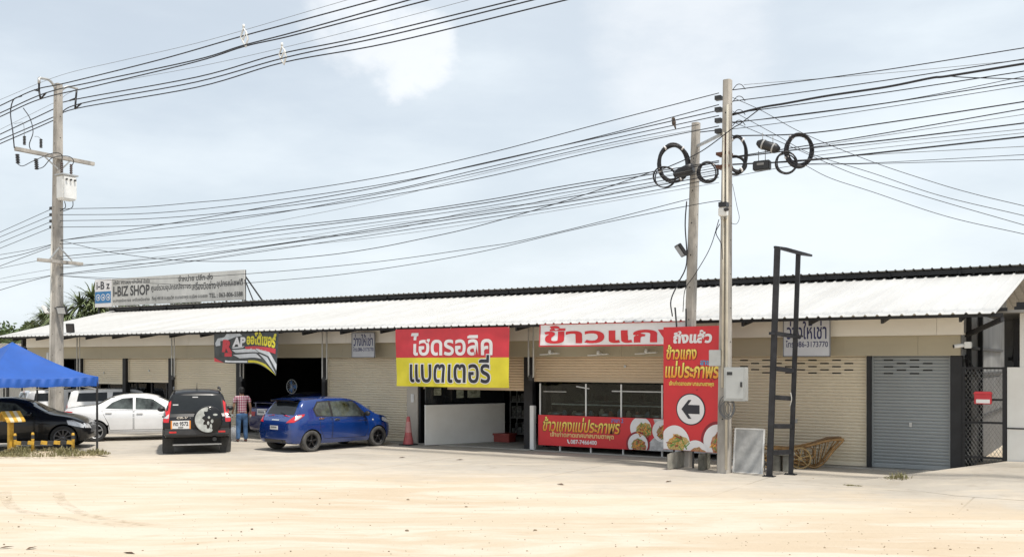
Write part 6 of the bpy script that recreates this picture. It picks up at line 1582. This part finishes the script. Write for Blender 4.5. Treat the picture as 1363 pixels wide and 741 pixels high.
# ------------------------------------------------------------------ person
SKIN = mat('tan_skin', (.34, .19, .12), .6, 0, .06, 6)
def skin_mesh(verts, edges, radii, sub=2):
    me = bpy.data.meshes.new('limbs'); me.from_pydata([tuple(v) for v in verts], edges, []); o = link('limbs', me)
    m = o.modifiers.new('s', 'SKIN'); m.use_smooth_shade = True
    for i, r_ in enumerate(radii):
        d = me.skin_vertices[0].data[i]; d.radius = r_ if isinstance(r_, tuple) else (r_, r_); d.use_root = (i == 0)
    ss = o.modifiers.new('u', 'SUBSURF'); ss.levels = sub
    dg = bpy.context.evaluated_depsgraph_get(); out = bpy.data.meshes.new_from_object(o.evaluated_get(dg)); bpy.data.objects.remove(o)
    for p in out.polygons: p.use_smooth = True
    return out
ps = G(322, 587.5)
man = thing('person', 'man in a checked red and white shirt and blue jeans, seen from behind', 'person', tuple(ps), YAW + R(22))
# own frame: faces +y (away from the camera), x to his right
def limb(name, me, m, par):
    me.materials.clear(); me.materials.append(m); me.name = name; o = link(name, me, par); XF[o.name] = XF[man.name]; return o
B = [(0, 0, .90), (0, 0, 1.05), (0, .01, 1.22), (0, .02, 1.34), (0, .045, 1.42), (0, .07, 1.50), (0, .075, 1.585), (0, .08, 1.62)]
E_ = [(0, 1), (1, 2), (2, 3), (3, 4), (4, 5), (5, 6), (6, 7)]; Rr = [(.135, .10), (.125, .09), (.145, .10), (.13, .09), .052, (.075, .085), (.078, .095), (.05, .06)]
def addch(start, pts, rad):
    k = start
    for p, r_ in zip(pts, rad): B.append(p); Rr.append(r_); E_.append((k, len(B) - 1)); k = len(B) - 1
    return k
fing = []
for sg in (-1, 1):
    addch(0, [(sg * .095, 0, .84), (sg * .105, .02, .47), (sg * .115, -.01, .09), (sg * .12, .09, .035), (sg * .125, .15, .03)], [.088, .058, .045, .04, .03])
    el = (sg * .25, .0, 1.08) if sg < 0 else (sg * .25, -.02, 1.08); wr = (sg * .27, .12, .88) if sg < 0 else (sg * .27, .08, .86)
    hd_ = addch(3, [(sg * .16, .01, 1.36), (sg * .205, 0, 1.31), el, wr, (wr[0], wr[1] + .025, wr[2] - .07)], [.06, .05, .04, .028, (.018, .036)])
    for f4 in range(4):
        b_ = (wr[0], wr[1] - .0 + .018 * f4, wr[2] - .075); addch(hd_, [(b_[0], b_[1] + .004, b_[2] - .045), (b_[0] - sg * .012, b_[1] + .012, b_[2] - .085 + .008 * abs(f4 - 1.5))], [.0085, .0075])
    addch(hd_ - 0, [(wr[0] - sg * .03, wr[1] + .06, wr[2] - .06), (wr[0] - sg * .035, wr[1] + .075, wr[2] - .09)], [.010, .008])
limb('body', skin_mesh(B, E_, Rr, 1), SKIN, man)
def check_mat():
    m = bpy.data.materials.new('checked_shirt'); m.use_nodes = True; N, L = m.node_tree.nodes, m.node_tree.links; b = N['Principled BSDF']; b.inputs['Roughness'].default_value = .85
    tc = N.new('ShaderNodeTexCoord'); sep = N.new('ShaderNodeSeparateXYZ'); L.new(tc.outputs['Object'], sep.inputs[0])
    def stripe(o, f):
        a = N.new('ShaderNodeMath'); a.operation = 'MULTIPLY'; L.new(sep.outputs[o], a.inputs[0]); a.inputs[1].default_value = f
        c_ = N.new('ShaderNodeMath'); c_.operation = 'FRACT'; L.new(a.outputs[0], c_.inputs[0])
        d = N.new('ShaderNodeMath'); d.operation = 'GREATER_THAN'; L.new(c_.outputs[0], d.inputs[0]); d.inputs[1].default_value = .5; return d.outputs[0]
    ad = N.new('ShaderNodeMath'); ad.operation = 'ADD'; L.new(stripe(0, 15), ad.inputs[0]); L.new(stripe(2, 13), ad.inputs[1])
    dv = N.new('ShaderNodeMath'); dv.operation = 'MULTIPLY'; L.new(ad.outputs[0], dv.inputs[0]); dv.inputs[1].default_value = .5
    cr = N.new('ShaderNodeValToRGB'); L.new(dv.outputs[0], cr.inputs[0]); e = cr.color_ramp.elements; e[0].color = (.52, .45, .46, 1); e[1].color = (.24, .05, .09, 1); e.new(.5).color = (.40, .18, .22, 1)
    L.new(cr.outputs[0], b.inputs['Base Color']); return m
SB = [(0, 0, .86), (0, 0, .96), (0, 0, 1.08), (0, .01, 1.22), (0, .02, 1.36), (0, .03, 1.405)]; SE = [(i, i + 1) for i in range(5)]; SR = [(.165, .125), (.158, .118), (.148, .11), (.168, .12), (.145, .105), (.07, .065)]
for sg in (-1, 1):
    k = 4
    for p, r_ in (((sg * .165, .01, 1.365), .072), ((sg * .21, 0, 1.31), .064), ((sg * .235, -.005, 1.19), .058)): SB.append(p); SR.append(r_); SE.append((k, len(SB) - 1)); k = len(SB) - 1
limb('shirt', skin_mesh(SB, SE, SR), check_mat(), man)
JB = [(0, 0, .93), (0, 0, .86)]; JE = [(0, 1)]; JR = [(.148, .112), (.15, .118)]
for sg in (-1, 1):
    k = 1
    for p, r_ in (((sg * .098, 0, .78), .102), ((sg * .105, .02, .47), .076), ((sg * .115, -.005, .14), .068), ((sg * .117, .0, .07), .07)): JB.append(p); JR.append(r_); JE.append((k, len(JB) - 1)); k = len(JB) - 1
limb('jeans', skin_mesh(JB, JE, JR), mat('blue_denim', (.07, .15, .30), .85, 0, .3, 9), man)
s = MB(); s.ball((0, .055, 1.60), .098, 0, 14, (.93, 1.0, 1.02)); s.ball((0, .02, 1.545), .08, 0, 10, (.95, .8, 1.0)); part('hair', s, mat('black_hair', (.010, .009, .009), .6, 0, .2, 30), man, True)
s = MB()
for sg in (-1, 1): s.ball((sg * .118, .06, .045), .06, 0, 10, (.85, 2.1, .72))
part('shoes', s, mat('brown_shoe', (.12, .05, .04), .7), man, True) if False else None
for sg in (-1, 1):
    s = MB(); s.ball((sg * .118, .06, .043), .06, 0, 10, (.85, 2.1, .7)); part('shoe', s, mat('brown_shoe', (.12, .05, .04), .7), man, True)
    s = MB(); wr = (sg * .27, .12, .88) if sg < 0 else (sg * .27, .08, .86); s.ball((wr[0], wr[1] + .025, wr[2] - .055), .055, 0, 10, (.55, .85, 1.2)); part('glove', s, WHITEP, man, True)
s = MB(); c = G(311.5, 584.5); rows = []
for i in range(9):
    q = i / 8; rr = .19 * (math.sin(math.pi * (.18 + .74 * q)) ** .6); rows.append([c + Vector((rr * math.cos(6.2832 * j / 16) * (1 + .08 * math.sin(j * 2 + i)), rr * .8 * math.sin(6.2832 * j / 16), q * .42 - .003)) for j in range(17)])
s.grid(rows, 0, True, True); s.add(rows[-1][:16], [tuple(range(16))]); solo('sack', s, mat('white_sack', (.55, .55, .55), .8, 0, .15, 12, bump=.3, bscale=20), 'stuffed white sack on the ground between the black off-road wagon and the man', 'sack')

# ------------------------------------------------------------------ background: trees, hill, sheds on the left
LEAF = mat('leaf_green', (.095, .14, .045), .6, 0, .4, 1.2, col2=(.045, .075, .022))
LEAF2 = mat('hazy_palm_green', (.20, .235, .11), .55, 0, .4, .9, col2=(.10, .135, .055))  # leaf colour paled to carry the distance haze
BARK = mat('bark', (.16, .12, .085), .9, 0, .25, 6, bump=.3)
def palm(label, base, spots, seed):
    """a clump of thin trunks, each ending in a rosette of long narrow drooping leaves; spots are (right, height, leaf length)"""
    rn = random.Random(seed); base = Vector(base); base.z = 0; t = thing('palm_tree', label, 'tree', tuple(base), 0, 'trees behind the shops')
    tr_, s = MB(), MB()
    for (dx, h, ll) in spots:
        top = base + cu * dx + cv_ * rn.uniform(-.8, .8) + UZ * h
        tr_.tube(smooth_path([base + cu * dx * .3, base + cu * dx * .7 + UZ * h * .55, top], 5), [.11 - .006 * i for i in range(11)], 7)
        for k in range(120):
            d = Vector((rn.gauss(0, 1), rn.gauss(0, 1), rn.gauss(.35, .75))).normalized(); L0 = ll * rn.uniform(.6, 1.1); sd = d.cross(UZ)
            sd = sd.normalized() if sd.length > .05 else Vector((1, 0, 0)); P = [top + d * (L0 * q) - UZ * (L0 * .42 * q * q) for q in (0, .3, .6, .85, 1)]
            w = [.03, .05, .042, .025, .004]; A_ = [p + sd * a for p, a in zip(P, w)]; B_ = [p - sd * a for p, a in zip(P, w)]
            s.grid([A_, B_], 0, False)
    part('trunk', tr_, BARK, t); part('crown', s, LEAF2, t); return t
palm('spiky palm clump behind the roof just left of the roof signboard', DP(104, 480, 56), [(-.5, 5.0, 1.9), (.1, 5.7, 1.9), (.7, 6.1, 1.8), (-.15, 4.5, 1.8), (.95, 5.1, 1.7), (-.9, 4.4, 1.7), (.4, 4.6, 1.8), (1.3, 5.6, 1.5)], 1)
palm('darker palm clump behind the tall left pole, above the white roof', DP(68, 482, 60), [(-.3, 5.3, 1.8), (.45, 5.5, 1.8), (-.5, 4.4, 1.8), (.3, 4.5, 1.8), (-1.0, 4.2, 1.6), (1.0, 4.8, 1.7), (-.7, 5.0, 1.5)], 2)
def leafy(label, base, h, r, seed, trunk=True, m=None, n=2600, name='tree', ls=.22, group='trees behind the shops'):
    rn = random.Random(seed); t = thing(name, label, 'tree' if name == 'tree' else 'bush', tuple(base), 0, group); base = Vector(base)
    s = MB(); s.tube([base, base + Vector((.1, 0, h * .4)), base + Vector((0, .1, h * .7))], [r * .09, r * .07, r * .03], 8)
    cl = []
    for k in range(int(14)):
        a, el = rn.uniform(0, 6.283), rn.uniform(-.5, 1.2); q = r * rn.uniform(.35, .85); c = base + Vector((math.cos(a) * math.cos(el) * q, math.sin(a) * math.cos(el) * q, h - r + math.sin(el) * q)); cl.append((c, r * rn.uniform(.28, .5)))
        s.tube([base + Vector((0, 0, h * .45)), c], [r * .04, r * .01], 5)
    part('trunk', s, BARK, t); s = MB()
    for _ in range(n):
        c, q = rn.choice(cl); v_ = Vector((rn.gauss(0, 1), rn.gauss(0, 1), rn.gauss(0, 1))).normalized() * q * rn.uniform(.5, 1.08); p = c + v_
        a = Vector((rn.gauss(0, 1), rn.gauss(0, 1), rn.gauss(0, .6))).normalized(); b = a.orthogonal().normalized(); k = ls * rn.uniform(.6, 1.2)
        s.add([p - a * k, p - b * k * .4, p + a * k, p + b * k * .4], [(0, 1, 2, 3)])
    part('crown', s, m or LEAF, t); return t
for i, (px, d, h, r, lb) in enumerate(((175, 82, 7.5, 2.2, 'green tree top peeking over the roof below the left of the roof signboard'), (214, 84, 7.6, 2.4, 'green tree top peeking over the roof under the middle of the roof signboard'), (248, 86, 7.8, 2.2, 'green tree top peeking over the roof below the right of the roof signboard'),
                                        (40, 90, 6.2, 2.6, 'small rounded tree behind the white roof left of the left pole'), (12, 110, 6.0, 3, 'low leafy tree at the far left edge above the white roof'), (-20, 100, 7, 3.5, 'leafy tree just outside the left edge behind the sheds'), (58, 95, 6.5, 2.4, 'small tree right behind the left pole above the roof'))):
    b = DP(px, 482, d); b.z = 0; leafy(lb, b, h, r, 20 + i, ls=.3)
s = MB(); rows = []
for i in range(7):
    q = i / 6; rows.append([DP(-900 + 60 * j, 482, 150 + 130 * q) * 1 for j in range(24)])
    for j, p in enumerate(rows[-1]): p.z = max(0, math.sin(math.pi * q * .5)) * (9.5 + 2.0 * math.sin(j * .8) + 1.2 * math.sin(j * 2.1)) * (1 if j < 17 else max(0, 1 - (j - 16) / 6)) - .3
s.grid(rows, 0, True); structure('hill', s, mat('grassy_hill', (.12, .16, .05), .9, 0, .3, .08, col2=(.06, .09, .025), bump=.4, bscale=1))
sh = thing('metal_shed', 'low shed with slanting grey corrugated sheets behind the peak of the blue tent', 'shed', tuple(hz(DP(0, 482, 44), 0)))
s = MB(); A0 = hz(DP(-120, 482, 44), 0); B0 = hz(DP(42, 482, 45), 0); dd = (B0 - A0); n = 40
for k in range(n):
    p, q = A0 + dd * (k / n), A0 + dd * ((k + .8) / n); nn = Vector((-dd.y, dd.x, 0)).normalized()
    s.add([p + UZ * 2.25, q + UZ * 2.25, q + UZ * 3.35 + nn * 1.5 + dd.normalized() * .8, p + UZ * 3.35 + nn * 1.5 + dd.normalized() * .8, p + UZ * 2.22, q + UZ * 2.22, q + UZ * 3.32 + nn * 1.5 + dd.normalized() * .8, p + UZ * 3.32 + nn * 1.5 + dd.normalized() * .8], [(0, 1, 2, 3), (7, 6, 5, 4), (0, 4, 5, 1), (1, 5, 6, 2), (2, 6, 7, 3), (3, 7, 4, 0)])
part('roof', s, mat('rusty_grey_sheet', (.30, .27, .235), .6, .2, .25, 2), sh)
s = MB()
for k in range(0, n + 1, 8): s.bar(A0 + dd * (k / n), A0 + dd * (k / n) + UZ * 2.3, .1)
part('post', s, DKMETAL, sh)
s = MB(); A0 = hz(DP(-140, 482, 46), 0); B0 = hz(DP(53, 482, 47), 0); dd = B0 - A0; n = 60
for k in range(n): s.bar(A0 + dd * (k / n) + Vector((0, 0, .72)), A0 + dd * ((k + .86) / n) + Vector((0, 0, .72)), .04, 1.44)
fe = thing('sheet_fence', 'white vertical metal sheet fence under the blue tent behind the pickups', 'fence', tuple((A0 + B0) / 2)); part('panel', s, mat('white_sheet', (.60, .61, .60), .5, 0, .08, 1), fe)
s = MB()
for k in (0, .25, .5, .75, 1): s.bar(A0 + dd * k, A0 + dd * k + UZ * 1.5, .08)
part('post', s, DKMETAL, fe)

# ------------------------------------------------------------------ wheel tracks pressed into the sand
def track_mat():
    m = bpy.data.materials.new('damp_wheel_track'); m.use_nodes = True; N, L = m.node_tree.nodes, m.node_tree.links; b = N['Principled BSDF']; b.inputs['Base Color'].default_value = (.42, .31, .20, 1); b.inputs['Roughness'].default_value = .95
    tc, n, r_, t, x = N.new('ShaderNodeTexCoord'), N.new('ShaderNodeTexNoise'), N.new('ShaderNodeMapRange'), N.new('ShaderNodeBsdfTransparent'), N.new('ShaderNodeMixShader')
    n.inputs['Scale'].default_value = 7; n.inputs['Detail'].default_value = 7; L.new(tc.outputs['Object'], n.inputs['Vector']); L.new(n.outputs['Fac'], r_.inputs[0]); r_.inputs[1].default_value = .42; r_.inputs[2].default_value = .68; r_.inputs[4].default_value = .3
    L.new(r_.outputs[0], x.inputs[0]); L.new(t.outputs[0], x.inputs[1]); L.new(b.outputs[0], x.inputs[2]); L.new(x.outputs[0], N['Material Output'].inputs[0]); return m
TM = track_mat()
for pts, wd in (([(7, 655), (9, 666), (22, 679), (55, 686), (106, 692), (170, 699)], .2), ([(78, 655), (81, 666), (103, 679), (139, 688), (200, 697)], .2)):
    P = smooth_path([G(a, b) for a, b in pts], 8); s = MB(); rows = [[], []]
    for i, p in enumerate(P):
        d = (P[min(i + 1, len(P) - 1)] - P[max(i - 1, 0)]).normalized(); n_ = Vector((-d.y, d.x, 0)) * wd / 2
        for k, q in enumerate((p + n_, p - n_)): rows[k].append(Vector((q.x, q.y, gz(q.x, q.y) + .012)))
    s.grid(rows, 0, True, True); structure('wheel_track', s, TM)

# pedestal fan inside the open bay
p = V(391, 514, 24.9); t = thing('pedestal_fan', 'pedestal fan with a round cage inside the dark open bay behind the dark blue sedan', 'fan', (p.x, p.y, .03))
s = MB(); s.lathe([(.2, 0), (.2, .03), (.03, .06), (.022, p.z - .1)], (p.x, p.y, .03), (0, 0, 1), 16); part('stand', s, GALV, t)
s = MB(); s.tube([(p.x + .24 * math.cos(6.283 * i / 28), p.y - .1, p.z + .24 * math.sin(6.283 * i / 28)) for i in range(28)], .012, 6, closed=True)
for k in range(14): s.tube([(p.x, p.y - .12, p.z), (p.x + .24 * math.cos(6.283 * k / 14), p.y - .1, p.z + .24 * math.sin(6.283 * k / 14))], .005, 4)
part('cage', s, WHITEP, t)
s = MB(); bl = mat('blue_fan_blade', (.06, .22, .55), .4)
for k in range(3):
    a = 2.094 * k; u_ = Vector((math.cos(a), 0, math.sin(a))); v_ = Vector((-math.sin(a), .25, math.cos(a))); c = Vector((p.x, p.y - .06, p.z))
    q = [c + u_ * .04 - v_ * .03, c + u_ * .19 - v_ * .08, c + u_ * .2 + v_ * .07, c + u_ * .05 + v_ * .04]; s.add(q + [x_ + Vector((0, .006, 0)) for x_ in q], [(0, 1, 2, 3), (7, 6, 5, 4), (0, 4, 5, 1), (1, 5, 6, 2), (2, 6, 7, 3), (3, 7, 4, 0)])
s.lathe([(.045, -.06), (.05, .05), (.0001, .06)], (p.x, p.y - .06, p.z), (0, -1, 0), 12); part('blades', s, bl, t)
s = MB(); s.lathe([(.07, -.1), (.08, .03), (.05, .06)], (p.x, p.y + .02, p.z), (0, -1, 0), 12); part('motor', s, GALV, t)
